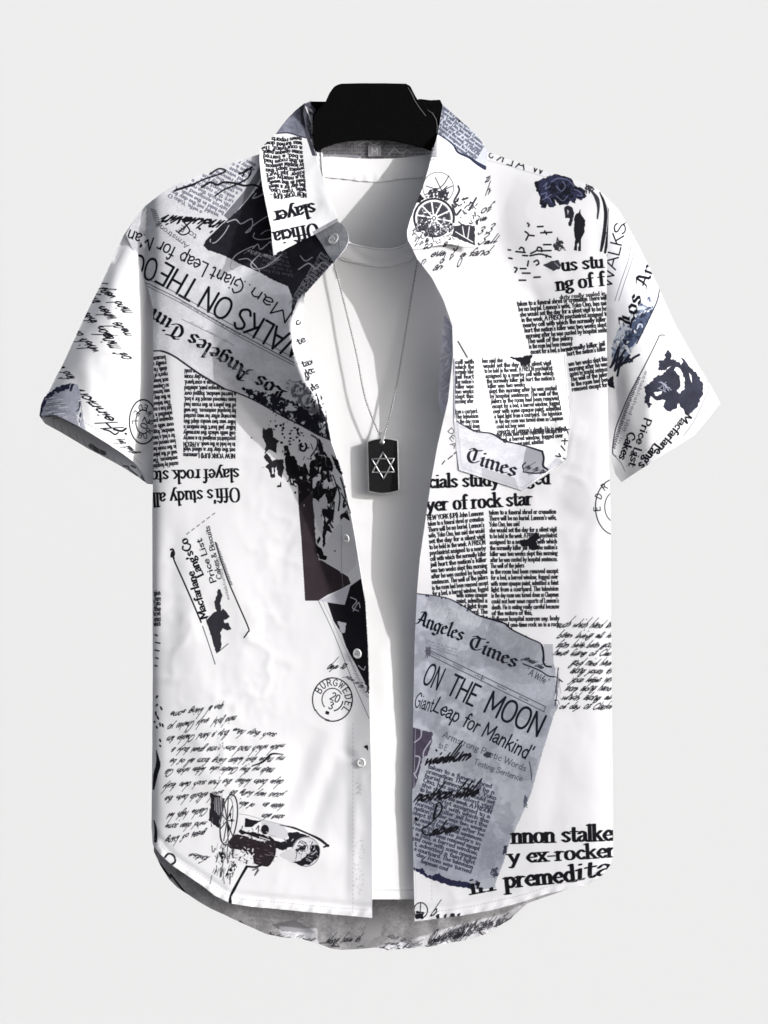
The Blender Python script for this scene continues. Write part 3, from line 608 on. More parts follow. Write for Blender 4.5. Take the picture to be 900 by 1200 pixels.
    fill(cv, z([(305, 570), (325, 550), (335, 515), (350, 535), (372, 545), (372, 575), (388, 595), (345, 602), (318, 598)]), (56, 56, 62), rough=.8, speck=(2, .38, 77))
    fill(cv, z([(245, 690), (300, 665), (340, 658), (358, 690), (350, 712), (310, 726), (280, 710)]), (62, 62, 70), rough=.3); line(cv, z([(318, 675), (345, 700)]), .9, (150, 150, 158))
    text(cv, "us stu", (658.5, 317.5), (708, 313), 16, 'serif', bold=1.1)
    text(cv, "ng of f", (652.5, 340.5), (709, 334), 17, 'serif', bold=1.1)
    column(cv, (606, 358.5), (1, -.075), 106, 6.25, 10, 5.2, start=0, shift=(1.3, 0), short={7: .5, 8: .48, 9: .45})
    text(cv, 'duty really sealed in', (656, 350.5), (710, 345.5), 5.0, 'newsb', (36, 36, 42))
    column(cv, (664, 411), (1, -.14), 46, 6.0, 9, 5.2, start=44, skip=(2,))
    fill(cv, [(697, 300), (708, 296), (708, 312)], (120, 120, 126), alpha=.0)
    line(cv, [(536.5, 400.6), (547.6, 419.6)], 1.4, DARK)
    for i, ch in enumerate("DEA"): text(cv, ch, (524 + i * 1.6, 505 + i * 8), (529 + i * 1.5, 510 + i * 8), 6, 'futb', (50, 50, 56))
    for q in ([(518, 544), (521, 540)], [(525, 538), (530, 534)], [(532, 532), (537, 528)]): line(cv, q, 1.2, (50, 50, 56))
    text(cv, "icials study alleged", (498, 572), (645, 567), 16.5, 'serif', bold=1.15)
    text(cv, "yer of rock star", (500, 599), (624, 591.5), 17, 'serif', bold=1.15)
    column(cv, (501, 609.5), (1, -.09), 66, 6.75, 14, 5.1, start=0, shift=(-.15, .1), first='NEW YORK (UPI) John Lennons')
    column(cv, (535, 700), (1, -.02), 36, 6.6, 6, 5.1, start=84)
    column(cv, (573, 603), (1, -.015), 79, 6.95, 20, 5.1, start=0, shift=(.1, 0), short={9: .5, 17: .6, 2: .45})
    fill(cv, Z(470, 380, 3.157, [(438, 800), (470, 795), (480, 785), (502, 768), (516, 788), (500, 805), (512, 832), (485, 838), (470, 822), (446, 822)]), (26, 26, 32), rough=.5)
    # ledger-grey newspaper
    z1 = lambda p: Z(480, 690, 5, p); z2 = lambda p: Z(475, 840, 5, p)
    top = z1([(15, 25), (40, 28), (90, 34), (160, 42), (240, 62), (330, 110), (400, 155), (500, 185), (560, 205), (600, 240), (700, 290), (775, 330), (790, 420)])
    torn = z1([(840, 430), (850, 460), (872, 500), (858, 540), (868, 590), (850, 640), (872, 690)])
    sheet = top + torn + z2([(868, 0), (800, 220), (740, 440), (690, 560), (650, 650), (610, 740), (572, 868), (545, 930), (520, 1002), (460, 1012), (400, 1010), (250, 985), (130, 940), (45, 888), (20, 870)])
    fill(cv, sheet, PAPER2, rough=.35, mott=.16)
    fill(cv, z1([(470, 200), (560, 215), (600, 240), (775, 330), (790, 420), (700, 560), (440, 470)]), (150, 152, 164), alpha=.5, smooth=True)
    fill(cv, z1([(20, 30), (110, 40), (150, 300), (150, 560), (140, 900), (20, 900)]), (196, 199, 212), alpha=.55)
    fill(cv, z1([(465, 205), (600, 240), (775, 330), (700, 470), (440, 455)]), (142, 145, 154), alpha=.5)
    fill(cv, z2([(45, 440), (300, 560), (640, 640), (560, 880), (510, 1000), (300, 990), (45, 885)]), (140, 143, 160), alpha=.4)
    fill(cv, z2([(540, 380), (720, 440), (640, 640), (560, 640)]), (178, 181, 190), alpha=.6)
    fill(cv, sheet, (120, 123, 136), alpha=.35, speck=(22, .56, 211)); fill(cv, sheet, (196, 198, 208), alpha=.14, speck=(2.5, .6, 223))
    for k in range(8): text(cv, Words(k * 6).fit(22), z1([(60 + k * 12, 66 + k * 17)])[0], z1([(430 - k * 3, 170 + k * 8)])[0], 3.6, 'news', (205, 206, 214), .8)
    line(cv, top[1:6], 1.2, (70, 72, 86)); brush(cv, top[4:], [1, 1.4, 2.2, 1.6, 1.3, 1.6], (34, 34, 46))
    for k in range(20):
        i = rng.random() * 8; j = int(i) + 2; a = np.array(top[j]); b = np.array(top[min(j + 1, 11)]); p = a + (b - a) * (i % 1)
        line(cv, [p, p + [rng.uniform(-2, 2), rng.uniform(-2, 2)]], 1.5, (34, 34, 46))
    fill(cv, z1([(785, 325), (840, 325), (845, 440), (800, 450)]), (182, 184, 192)); line(cv, z1([(775, 330), (785, 385), (783, 425), (798, 452), (830, 458)]), 2.0, (30, 30, 40)); line(cv, z1([(665, 440), (760, 478), (810, 510), (860, 520), (895, 545)]), 1.4, (34, 34, 46))
    text(cv, "Angeles", (486, 730.5), (541, 751.5), 17, 'black', (28, 28, 40)); text(cv, "Times", (548, 758.5), (603.5, 783), 17, 'black', (28, 28, 40))
    scrawl(cv, (613, 772), (634, 784), 8, 8, (34, 34, 46)); text(cv, "' A Wife '", (616, 789), (641, 803), 8, 'fut', (44, 44, 56))
    for a, b in ((((100, 352), (798, 692))), (((95, 378), (790, 722)))): line(cv, z1([a, ((a[0] + b[0]) / 2, (a[1] + b[1]) / 2), b]), .9, (70, 70, 86))
    line(cv, z1([(798, 692), (786, 722)]), .8, (70, 70, 86)); line(cv, z1([(430, 508), (418, 536)]), .9, (50, 50, 62))
    for k in range(5): text(cv, Words(k).fit(9), z1([(120 + k * 130, 380 + k * 64)])[0], z1([(175 + k * 130, 406 + k * 64)])[0], 2.6, 'news', (84, 84, 98))
    for k in range(18): line(cv, z1([(88 + rng.random() * 34, 335 + rng.random() * 60), (90 + rng.random() * 34, 345 + rng.random() * 60)]), 1.0, (90, 90, 104))
    for k in range(3): text(cv, Words(k * 3).fit(16), z1([(90, 305 + k * 18)])[0], z1([(280, 362 + k * 18)])[0], 2.6, 'news', (110, 112, 126))
    text(cv, "ON", z1([(68, 550)])[0], z1([(165, 592)])[0], 25, 'fut', (26, 26, 40), bold=1.15); text(cv, "THE", z1([(212, 612)])[0], z1([(372, 688)])[0], 24.5, 'fut', (26, 26, 40), bold=1.15); text(cv, "MOON", z1([(428, 716)])[0], z1([(756, 868)])[0], 25.5, 'fut', (26, 26, 40), bold=1.15)
    text(cv, "Giant", z1([(22, 688)])[0], z1([(128, 722)])[0], 17, 'fut', (30, 30, 44)); text(cv, "Leap for Mankind'", z1([(132, 710)])[0], z1([(700, 1008)])[0], 17.5, 'fut', (30, 30, 44), bold=1.1)
    fill(cv, z2([(20, 50), (48, 62), (100, 80), (160, 92), (156, 150), (130, 228), (100, 240), (82, 320), (62, 400), (45, 424), (20, 420)]), (78, 72, 90), rough=.6, mott=.25)
    for q in ([(95, 75), (90, 120), (55, 150)], [(150, 140), (110, 200), (105, 235)], [(60, 230), (85, 240), (75, 290), (60, 330)], [(50, 330), (66, 360)]): line(cv, z2(q), 1.6, (178, 178, 192))
    text(cv, "Armstrong Poetic Words", z2([(214, 118)])[0], z2([(704, 322)])[0], 7.4, 'fut', (74, 75, 90)); text(cv, "to E", z2([(190, 180)])[0], z2([(240, 200)])[0], 7, 'fut', (74, 75, 90)); text(cv, "Testing Sentence", z2([(398, 278)])[0], z2([(682, 380)])[0], 6.8, 'fut', (74, 75, 90))
    fill(cv, z2([(455, 225), (480, 205), (510, 215), (500, 240), (470, 240)]), (60, 60, 74), rough=.8)
    body = z2([(60, 300), (130, 285), (330, 330), (520, 400), (530, 560), (520, 700), (480, 830), (440, 935), (300, 905), (140, 890), (45, 800), (45, 480)])
    column(cv, z2([(130, 300)])[0], (.93, .30), 88, 5.4, 26, 4.6, (66, 68, 86), 'newsb', shift=(-.15, .25), clip=body, cpm=.3)
    text(cv, "wistllum", z2([(105, 280)])[0], z2([(368, 250)])[0], 16, 'handb', bold=1.5); line(cv, z2([(180, 195), (184, 200)]), 2, INK)
    text(cv, "nothor little", z2([(45, 495)])[0], z2([(412, 462)])[0], 16, 'handb', bold=1.5)
    line(cv, z2([(188, 520), (165, 575), (170, 600), (200, 570), (216, 525), (195, 505), (178, 530), (168, 600), (130, 640), (98, 660), (112, 690), (145, 695)]), 1.7, INK); text(cv, "aber", z2([(140, 695)])[0], z2([(292, 672)])[0], 14, 'handb', bold=1.5); line(cv, z2([(62, 595), (64, 605)]), 2.8, INK)
    fill(cv, z2([(20, 868), (48, 882), (80, 895), (98, 885), (112, 905), (130, 932), (170, 928), (200, 915), (215, 935), (290, 962), (330, 965), (378, 975), (392, 1010), (250, 988), (130, 944), (45, 892)]), (42, 42, 70), rough=.8)
    fill(cv, z2([(410, 960), (440, 975), (460, 1010), (420, 1012)]), (44, 44, 62), rough=1); fill(cv, z2([(500, 900), (540, 880), (545, 930), (505, 960)]), (70, 72, 88), rough=1.2, speck=(2.4, .42, 88)); fill(cv, z2([(575, 760), (598, 755), (592, 800), (572, 812)]), (58, 58, 72), rough=1)
    for k in range(22): line(cv, z2([(700 + rng.uniform(-8, 14), 460 + rng.uniform(0, 70)), (702 + rng.uniform(-8, 14), 466 + rng.uniform(0, 70))]), .8, (90, 92, 108))
    line(cv, z2([(728, 265), (738, 330), (740, 370)]), 1.2, (70, 72, 88))
    for k in range(16): line(cv, z1([(848 + rng.random() * 30, 450 + rng.random() * 240), (856 + rng.random() * 34, 460 + rng.random() * 240)]), 1.2, rng.choice([(150, 152, 164), (220, 220, 226), (60, 60, 72)]))
    # letter page at the side
    for i, (x0, y) in enumerate(((652, 735), (652, 747.5), (651, 758.5), (647, 768), (668, 779.5), (667, 789), (668, 799), (661, 809), (657, 820), (654, 831))):
        scrawl(cv, (x0, y), (715, y + .5), 9.5, 80 + i)
    c = (722, 594); line(cv, ellipse(c, 24, 33, 100, 260), 1.2, DARK, smooth=False); line(cv, ellipse(c, 13, 18, 110, 250), 1.0, DARK, smooth=False)
    for a, ch in ((165, 'E'), (195, 'D'), (222, 'R')): ring_text(cv, ch, c, 18.5, a, a + 20, 7.5, sy=1.4)
    # big headline at the hem
    text(cv, "annon stalker", (588, 989), (728, 985), 19.5, 'serif', bold=1.15, clip=[(600, 960), (730, 960), (730, 1000), (596, 1000)]); text(cv, "by ex-rocker", (583, 1013), (722, 1004.5), 17.5, 'serif', bold=1.2, clip=[(594, 990), (730, 980), (730, 1020), (590, 1025)])
    text(cv, "premed", (592, 1041), (675, 1033), 20, 'serif', bold=1.2); text(cv, "ita", (675, 1032), (718, 1024), 20, 'serifi', bold=1.2)
    text(cv, "in", (551, 1048.5), (581, 1043), 19, 'serif', bold=1.2)
    fill(cv, z2([(440, 960), (520, 940), (530, 1000), (470, 1008), (430, 1000)]), PAPER2, rough=.8)
    # hem scraps and stitching
    line(cv, ellipse((493, 1067), 8, 9), 1.2, DARK, smooth=False); line(cv, [(493, 1058), (492, 1076)], 1, DARK); fill(cv, [(487, 1068), (497, 1069), (496, 1077), (487, 1077)], DARK, rough=.8)
    text(cv, 'b', (503, 1074), (509, 1073), 13, 'handb', (44, 44, 50))
    for x0, w_ in ((511, 4), (520, 3), (527, 6), (536, 3)): fill(cv, [(x0, 1072.5 - (x0 - 511) * .06), (x0 + w_, 1071.5 - (x0 - 511) * .06), (x0 + w_, 1078), (x0, 1078)], (44, 44, 50), rough=.9)
    def stitch(pts, gap=4.2, off=(0, 0), c=(176, 176, 182), w=.55):
        P = catmull(pts, n=30); s = np.r_[0, np.cumsum(np.hypot(*np.diff(P, axis=0).T))]; t = 0
        while t < s[-1] - 3:
            a = [np.interp(t, s, P[:, 0]), np.interp(t, s, P[:, 1])]; b = [np.interp(t + 2.4, s, P[:, 0]), np.interp(t + 2.4, s, P[:, 1])]
            line(cv, [a, b], w, c, smooth=False); t += gap
    stitch([(180, 983), (203, 1005), (238, 1028), (272, 1051), (320, 1057), (371, 1062), (434, 1067)])
    stitch([(488, 1071), (543, 1064), (608, 1050), (640, 1040), (689, 1028), (714, 1008)])
    line(cv, [(488, 1060), (485, 950), (487, 850)], .4, (200, 200, 204))
    for k in range(40): line(cv, [(506, 850 + k * 5.2), (506.2, 852.6 + k * 5.2)], .5, (150, 150, 160), .6)
    return cv

def draw_trim():
    """collar, chest pocket, sleeves and the inside of the back share a second cloth bitmap"""
    cv = Canvas(WHITE)
    # ---------------- viewer's left sleeve
    for i, (a, b, cap) in enumerate((((154, 366), (113, 326), 14), ((155, 393), (106, 342), 14), ((134, 397), (103, 366), 13), ((154, 421), (127, 391), 16), ((117, 412), (91, 387), 14), ((88, 444), (71, 427), 11))):
        scrawl(cv, a, b, cap, 200 + i)
    text(cv, "Heinrich", (145, 502), (96, 456), 14, 'handb'); line(cv, [(121, 503), (128, 505), (134, 509), (138, 507)], 1.8, INK); line(cv, [(133, 503), (142, 505), (147, 502)], 2.4, INK); scrawl(cv, (161, 531), (140, 514), 9, 220)
    line(cv, [(104, 472), (104.5, 472.5)], 2.4, INK); line(cv, [(146.5, 508), (147.2, 508.3)], 2.4, INK)
    c = (167, 494)
    line(cv, ellipse(c, 16, 26), 1.5, DARK, smooth=False); line(cv, ellipse(c, 8.5, 14, 60, 300), 1.3, DARK, smooth=False)
    ring_text(cv, "BURGWEDEL", c, 12.4, 130, 130 - 330, 6.5, sy=1.65); text(cv, "20", (169, 488), (163, 500), 8, 'futb')
    z = lambda p: Z(30, 420, 5.625, p)
    fill(cv, z([(80, 300), (130, 250), (200, 190), (290, 160), (340, 168), (358, 222), (368, 330), (378, 400), (392, 470), (300, 435), (180, 368), (80, 395)]), (164, 166, 180), rough=.6, mott=.2)
    fill(cv, z([(80, 305), (130, 238), (210, 183), (292, 160), (285, 200), (240, 212), (180, 232), (130, 280), (108, 335), (90, 395), (76, 395)]), (38, 38, 60), rough=.8, speck=(3, .3, 61)); fill(cv, z([(300, 165), (316, 165), (300, 215), (282, 212)]), (44, 44, 62), rough=.6)
    for k in range(11): line(cv, z([(125 + (k * 37) % 60, 265 + k * 13), (190 + (k * 53) % 90, 255 + k * 13)]), .8, (232, 232, 236), .8); line(cv, z([(120 + (k * 47) % 70, 272 + k * 12), (170 + (k * 29) % 110, 266 + k * 12)]), 1.1, (96, 98, 114), .8)
    for k in range(12): line(cv, z([(330 + rng.random() * 40, 250 + rng.random() * 190), (335 + rng.random() * 40, 262 + rng.random() * 190)]), 1.2, rng.choice([(70, 72, 86), (226, 226, 230)]))
    # ---------------- viewer's right sleeve
    z = lambda p: Z(700, 340, 5, p)
    fill(cv, [(712, 240), (728, 238), (742, 262), (760, 300), (775, 338), (770, 360), (746, 404), (728, 430), (718, 432), (714, 380), (713, 300)], (226, 227, 232))
    for o in (0, 4.5): line(cv, [(741 + o, 272), (738 + o, 300), (728 + o, 330), (721 + o, 352)], .7, (110, 112, 126))
    text(cv, "WALKS", (716, 338), (735, 262), 13, 'fut', bold=1.15); line(cv, [(731, 262), (736, 258), (735, 252)], 1.3, DARK)
    edge = z([(362, 20), (350, 70), (318, 140), (280, 220), (232, 310), (205, 350), (170, 400), (120, 440), (90, 430), (85, 330), (130, 220), (190, 150), (240, 90), (300, 40)])
    fill(cv, edge, (128, 142, 164), rough=1.0, speck=(4, .42, 105), col2=(72, 78, 98)); fill(cv, edge, (196, 202, 212), rough=1.0, speck=(5, .56, 115))
    fill(cv, z([(330, 110), (300, 180), (262, 250), (228, 312), (190, 345), (150, 300), (190, 230), (215, 180), (270, 130)]), (44, 48, 66), rough=1.4, speck=(4, .40, 121), col2=(74, 86, 112))
    line(cv, z([(368, -20), (362, 30), (346, 80), (300, 175), (232, 312)]), 1.4, (44, 46, 60))
    for q in ([(80, 450), (120, 400), (105, 470), (150, 390), (140, 440), (190, 380)], [(120, 500), (135, 440), (175, 420), (185, 400), (205, 415)], [(190, 420), (215, 395), (246, 378)], [(90, 430), (130, 330), (120, 410), (165, 350)]): line(cv, z(q), 2.6, (38, 40, 54))
    text(cv, "Los", (739, 386), (753, 347), 17, 'black', bold=1.1); text(cv, "An", (758, 340), (769, 310), 16, 'black')
    line(cv, z([(235, 225), (245, 200), (262, 200), (265, 215)]), 1.6, (196, 204, 220))
    fill(cv, z([(30, 525), (70, 520), (95, 498), (102, 578), (60, 555)]), (30, 30, 38), rough=.5)
    line(cv, z([(398, 262), (368, 264), (352, 295), (300, 400), (240, 515), (190, 610), (140, 730), (108, 820), (92, 945), (112, 975)]), 1.3, (60, 60, 70))
    for k in range(44):
        t = k / 44; p = np.array(z([(245 - 150 * t, 510 + 420 * t)])[0]) + [(t * (1 - t)) * -6, 0]; line(cv, [p + [-1.4, 0], p + [rng.uniform(.5, 2), 1]], 1.1, (60, 60, 70))
    text(cv, "established 1886 in", z([(282, 470)])[0], z([(118, 900)])[0], 4, 'news', (80, 80, 90))
    line(cv, z([(650, 530), (652, 590), (602, 700), (560, 780), (508, 852)]), .9, (110, 110, 120)); line(cv, z([(475, 335), (520, 362), (568, 420)]), .7, (190, 190, 196)); line(cv, z([(90, 955), (140, 1010), (165, 1060)]), .8, (120, 120, 128))
    fill(cv, z([(402, 365), (420, 350), (438, 372), (432, 398), (478, 418), (500, 438), (498, 390), (522, 408), (535, 435), (580, 478), (622, 545), (622, 605), (590, 680), (535, 738), (508, 705), (478, 660), (462, 694), (420, 712), (390, 682), (398, 640), (350, 648), (318, 622), (300, 660), (322, 668), (300, 690), (275, 650), (282, 612), (275, 568), (320, 530), (345, 505), (385, 488), (420, 458), (432, 438), (402, 468), (362, 472), (364, 412), (398, 402)]), (46, 47, 60), rough=1.1, mott=.3)
    fill(cv, z([(462, 448), (490, 460), (515, 520), (512, 575), (488, 605), (465, 590), (490, 560), (482, 500), (455, 470)]), (228, 228, 232), rough=.7); fill(cv, z([(540, 480), (555, 500), (558, 545), (548, 520)]), (225, 225, 230)); fill(cv, z([(330, 600), (380, 590), (375, 612), (345, 620)]), (226, 226, 230), rough=.6)
    for k in range(10): line(cv, z([(350 + rng.random() * 80, 530 + rng.random() * 60), (360 + rng.random() * 80, 540 + rng.random() * 60)]), .8, (150, 152, 168))
    text(cv, "Macfarlane", z([(522, 715)])[0], z([(335, 945)])[0], 9.5, 'newsb'); text(cv, "Lang's", z([(338, 895)])[0], z([(240, 1025)])[0], 11, 'newsb')
    text(cv, "Price List", z([(278, 745)])[0], z([(185, 1025)])[0], 9, 'newsb'); text(cv, "Cakes", z([(185, 828)])[0], z([(128, 985)])[0], 9.5, 'newsb'); text(cv, "&", z([(205, 935)])[0], z([(190, 975)])[0], 7, 'newsb')
    fill(cv, [(510, 366), (536, 372), (536, 490), (508, 490)], (176, 177, 192), mott=.25)  # front facing: grey-lavender print with its shade mixed into the colour
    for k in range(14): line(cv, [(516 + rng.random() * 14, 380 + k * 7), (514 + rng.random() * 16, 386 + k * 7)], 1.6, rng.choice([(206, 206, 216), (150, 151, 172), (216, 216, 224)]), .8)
    # ---------------- collar, viewer's left
    z = lambda p: Z(280, 80, 5.29, p)
    fill(cv, z([(300, 295), (345, 250), (412, 205), (430, 330), (445, 432), (385, 420), (300, 398), (225, 402), (262, 345)]), (112, 114, 128), rough=.4, mott=.5); line(cv, z([(225, 400), (300, 395), (385, 420), (442, 432)]), 1.4, (50, 50, 64)); line(cv, z([(380, 235), (395, 290), (392, 310)]), 2, (50, 50, 60))
    wv = lambda P: P + np.column_stack([P[:, 0] * 0, 1.0 * np.sin(P[:, 0] * .22 + P[:, 1] * .1)])
    for k in range(14):
        y = 226 - k * 5.0; xr = 359 - k * .45; xl = 317 - k * 1.0 + (2.0 * max(0, k - 11)) ** 1.3
        text(cv, "NEW YORK (UPI) -" if k == 0 else Words(k * 8 + 5).fit(15), (xr, y - .5), (xl, y + 1.5 - k * .12), 5.0, 'newsb', warp=wv, bold=1.3)
    text(cv, "slayer", (368, 237.5), (318.5, 249), 17, 'serif', bold=1.15); text(cv, "Officia", (371.5, 261.5), (319.5, 272.5), 17.5, 'serif', bold=1.15)
    line(cv, z([(240, 1150), (262, 1138)]), 1.6, DARK)
    # collar-stand tab in grey newsprint
    fill(cv, [(366, 272), (395, 256), (412, 262), (414, 282), (404, 296), (391, 312)], (150, 151, 156), mott=.25)
    for k in range(5): line(cv, [(372 + k * 6, 270 + k * 2), (378 + k * 5, 280 + k * 3)], .7, (120, 121, 128))
    # ---------------- collar, viewer's right
    z = lambda p: Z(430, 80, 5, p)
    gp = z([(435, 195), (470, 215), (550, 300), (640, 380), (706, 480), (698, 582), (660, 555), (620, 540), (580, 515), (540, 490), (510, 445), (465, 410), (415, 378), (425, 300)])
    fill(cv, gp, (184, 188, 199), rough=.4, mott=.15)
    column(cv, z([(440, 225)])[0], (.78, .62), 66, 4.3, 14, 3.8, (84, 88, 104), 'newsb', shift=(.4, .6), clip=gp)
    brush(cv, z([(418, 382), (470, 415), (510, 450), (535, 490), (600, 520), (640, 550), (692, 582)]), [1, 1.8, 2.2, 2.4, 3.4, 5], (44, 48, 70)); line(cv, z([(535, 285), (550, 300), (540, 305)]), 2, DARK)
    wheel_art(cv)
    # collar-stand inside strip
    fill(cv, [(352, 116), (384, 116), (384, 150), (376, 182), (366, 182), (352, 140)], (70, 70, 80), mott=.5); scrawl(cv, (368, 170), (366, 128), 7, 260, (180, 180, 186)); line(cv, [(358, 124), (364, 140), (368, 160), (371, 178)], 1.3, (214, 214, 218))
    # inside of the back neck
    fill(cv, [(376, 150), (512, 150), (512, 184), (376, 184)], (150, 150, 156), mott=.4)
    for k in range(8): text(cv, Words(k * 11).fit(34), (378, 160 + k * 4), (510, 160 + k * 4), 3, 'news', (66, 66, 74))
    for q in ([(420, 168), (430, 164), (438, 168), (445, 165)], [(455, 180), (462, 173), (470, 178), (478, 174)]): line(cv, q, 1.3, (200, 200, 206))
    # ---------------- chest pocket
    fill(cv, [(534, 412), (675, 405), (680, 545), (612, 580), (534, 556)], WHITE)
    pk = [(520, 405), (664, 405), (664, 520), (600, 540), (520, 500)]
    column(cv, (565, 425.5), (1, -.05), 80, 5.85, 15, 5.0, start=16, shift=(1.0, .05), short={0: .3, 5: .55, 13: .42})
    column(cv, (582, 512), (1, -.07), 78, 5.8, 3, 5.0, start=70, short={2: .7})
    column(cv, (533.5, 427), (1, -.03), 22, 5.75, 9, 5.0, start=40, shift=(-.25, 0)); column(cv, (533, 485), (1, -.04), 27, 5.8, 5, 5.0, start=92, shift=(.5, 0))
    fill(cv, [(597, 418.5), (608, 419), (624, 415), (622, 424), (616, 430), (609, 425)], (26, 26, 32), rough=.8)
    z = lambda p: Z(520, 400, 5.625, p)
    ban = z([(60, 525), (100, 535), (150, 565), (200, 590), (250, 600), (320, 610), (400, 655), (470, 672), (540, 690), (650, 722), (740, 712), (745, 760), (790, 790), (640, 885), (505, 992), (300, 945), (90, 880), (65, 640)])
    fill(cv, ban, (184, 185, 193), mott=.14); fill(cv, z([(545, 695), (650, 725), (665, 850), (560, 885), (520, 830), (530, 760)]), (140, 142, 150)); fill(cv, z([(250, 830), (470, 900), (500, 985), (300, 945), (250, 920)]), (158, 159, 166)); fill(cv, z([(655, 722), (745, 712), (745, 765), (668, 840)]), (212, 212, 217))
    brush(cv, z([(95, 535), (150, 565), (200, 590), (250, 600), (320, 610), (400, 655), (470, 672), (540, 690), (650, 725)]), [1, 1.6, 2.4, 1.6, 2.4, 1.4, 1.6, 2.4], (36, 36, 46)); line(cv, z([(650, 725), (660, 770), (656, 820), (685, 845)]), 2.4, (30, 30, 38)); line(cv, ellipse(z([(405, 656)])[0], 2, 2), 1, DARK, smooth=False)
    text(cv, "Times", (545, 540), (603.5, 559), 17.5, 'black', (28, 28, 36)); scrawl(cv, z([(530, 832)])[0], z([(660, 868)])[0], 8, 300, (40, 40, 48)); line(cv, z([(525, 860), (600, 870), (672, 862)]), 1.6, (40, 40, 48)); line(cv, z([(540, 800), (520, 820), (528, 850)]), 1.6, (50, 50, 58))
    for k in range(4): text(cv, Words(k * 5).fit(12), z([(100, 585 + k * 18)])[0], z([(300 - k * 20, 620 + k * 16)])[0], 2.8, 'news', (214, 214, 220), .8)
    for q in ([(785, 585), (830, 580)], [(800, 560), (822, 610)], [(780, 655), (815, 655)], [(800, 640), (798, 680)], [(775, 690), (800, 720)], [(740, 755), (770, 760), (760, 740)], [(790, 770), (810, 780)]): line(cv, z(q), 1.7, (44, 44, 50))
    for seg in (((535, 490), (541, 548)), ((541, 548), (612, 572)), ((612, 572), (660, 540)), ((666, 430), (667, 480)), ((536, 430), (535.5, 490))):
        a, b = np.array(seg[0], float), np.array(seg[1], float); L = np.hypot(*(b - a)); t = 0
        while t < L - 2: line(cv, [a + (b - a) * t / L, a + (b - a) * (t + 2.2) / L], .6, (140, 140, 148)); t += 3.8
    line(cv, [(661, 414), (663, 440), (664.5, 458), (668, 478), (667, 500), (665, 530), (662, 540)], 1.0, (150, 150, 157)); line(cv, [(534, 421.5), (560, 419.8), (600, 417.2), (660, 413.8)], .7, (176, 176, 182)); line(cv, [(533, 424), (533, 492)], .8, (120, 120, 128)); line(cv, [(662, 540), (640, 556), (613, 574)], .9, (150, 150, 157))
    # ---------------- inside of the back hem: newsprint, with shade painted into its grey ground
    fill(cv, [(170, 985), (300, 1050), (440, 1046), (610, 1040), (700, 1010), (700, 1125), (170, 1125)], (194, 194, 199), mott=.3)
    for k in range(4): text(cv, Words(k * 13).fit(30), (290, 1076 + k * 6), (346, 1081 + k * 6), 3.6, 'news', (170, 170, 176))
    for k in range(6): scrawl(cv, (540 - k * 8, 1090 + k * 4), (600 - k * 12, 1082 + k * 4), 9, 330 + k, (60, 60, 66))
    scrawl(cv, (440, 1066), (480, 1062), 7, 341, (180, 180, 186)); scrawl(cv, (500, 1108), (545, 1100), 11, 342, (40, 40, 46)); scrawl(cv, (380, 1108), (420, 1106), 9, 343, (60, 60, 66)); scrawl(cv, (452, 1100), (490, 1112), 9, 344, (110, 110, 116))
    fill(cv, [(318, 1086), (345, 1080), (372, 1096), (330, 1094)], (150, 150, 156), rough=.6); fill(cv, [(430, 1082), (452, 1070), (446, 1100), (425, 1104)], (200, 200, 205), rough=.6)
    for q in ([(199, 1026), (210, 1040), (218, 1050)], [(280, 1082), (292, 1090), (300, 1096)], [(180, 1004), (190, 1018), (199, 1030)]): line(cv, q, 2, (36, 36, 42))
    for k in range(60):
        x = rng.uniform(296, 600); y = (1098 + (x - 296) * .14) if x < 440 else (1114 - max(0, x - 505) * .3)
        line(cv, [(x, y + rng.uniform(-6, 1)), (x + rng.uniform(3, 9), y + rng.uniform(-7, 2))], rng.uniform(.8, 1.8), rng.choice([(50, 50, 56), (90, 90, 96), (120, 120, 126)]))
    for a, b in (((836, 462), (731, 549)), ((50, 477), (88, 489)), ((88, 489), (136, 516)), ((136, 516), (166, 545))):
        a, b = np.array(a, float), np.array(b, float); L = np.hypot(*(b - a)); t = 0
        while t < L - 2: line(cv, [a + (b - a) * t / L, a + (b - a) * (t + 2.4) / L], .6, (172, 172, 178)); t += 4.2
    # cuff lining marks of viewer's left sleeve
    for q in ([(105, 522), (112, 527), (121, 531)],): line(cv, q, 5, DARK)
    for q in ([(144, 546), (150, 547)], [(154, 546), (158, 548)], [(150, 549), (160, 557)], [(165, 558), (168, 564)]): line(cv, q, 2, (40, 40, 46))
    for k in range(10): line(cv, [(60 + k * 9, 492 + k * 5.5), (63 + k * 9, 500 + k * 5.4)], .8, (170, 170, 176))
    # woven size label, drawn in a free corner
    fill(cv, [(10, 10), (60, 10), (60, 52), (10, 52)], (176, 176, 182)); line(cv, [(14, 14), (56, 14), (56, 48), (14, 48)], 1, (140, 140, 146), smooth=False, closed=True); text(cv, "M", (22, 43), (48, 43), 24, 'futb', (236, 236, 240))
    return cv

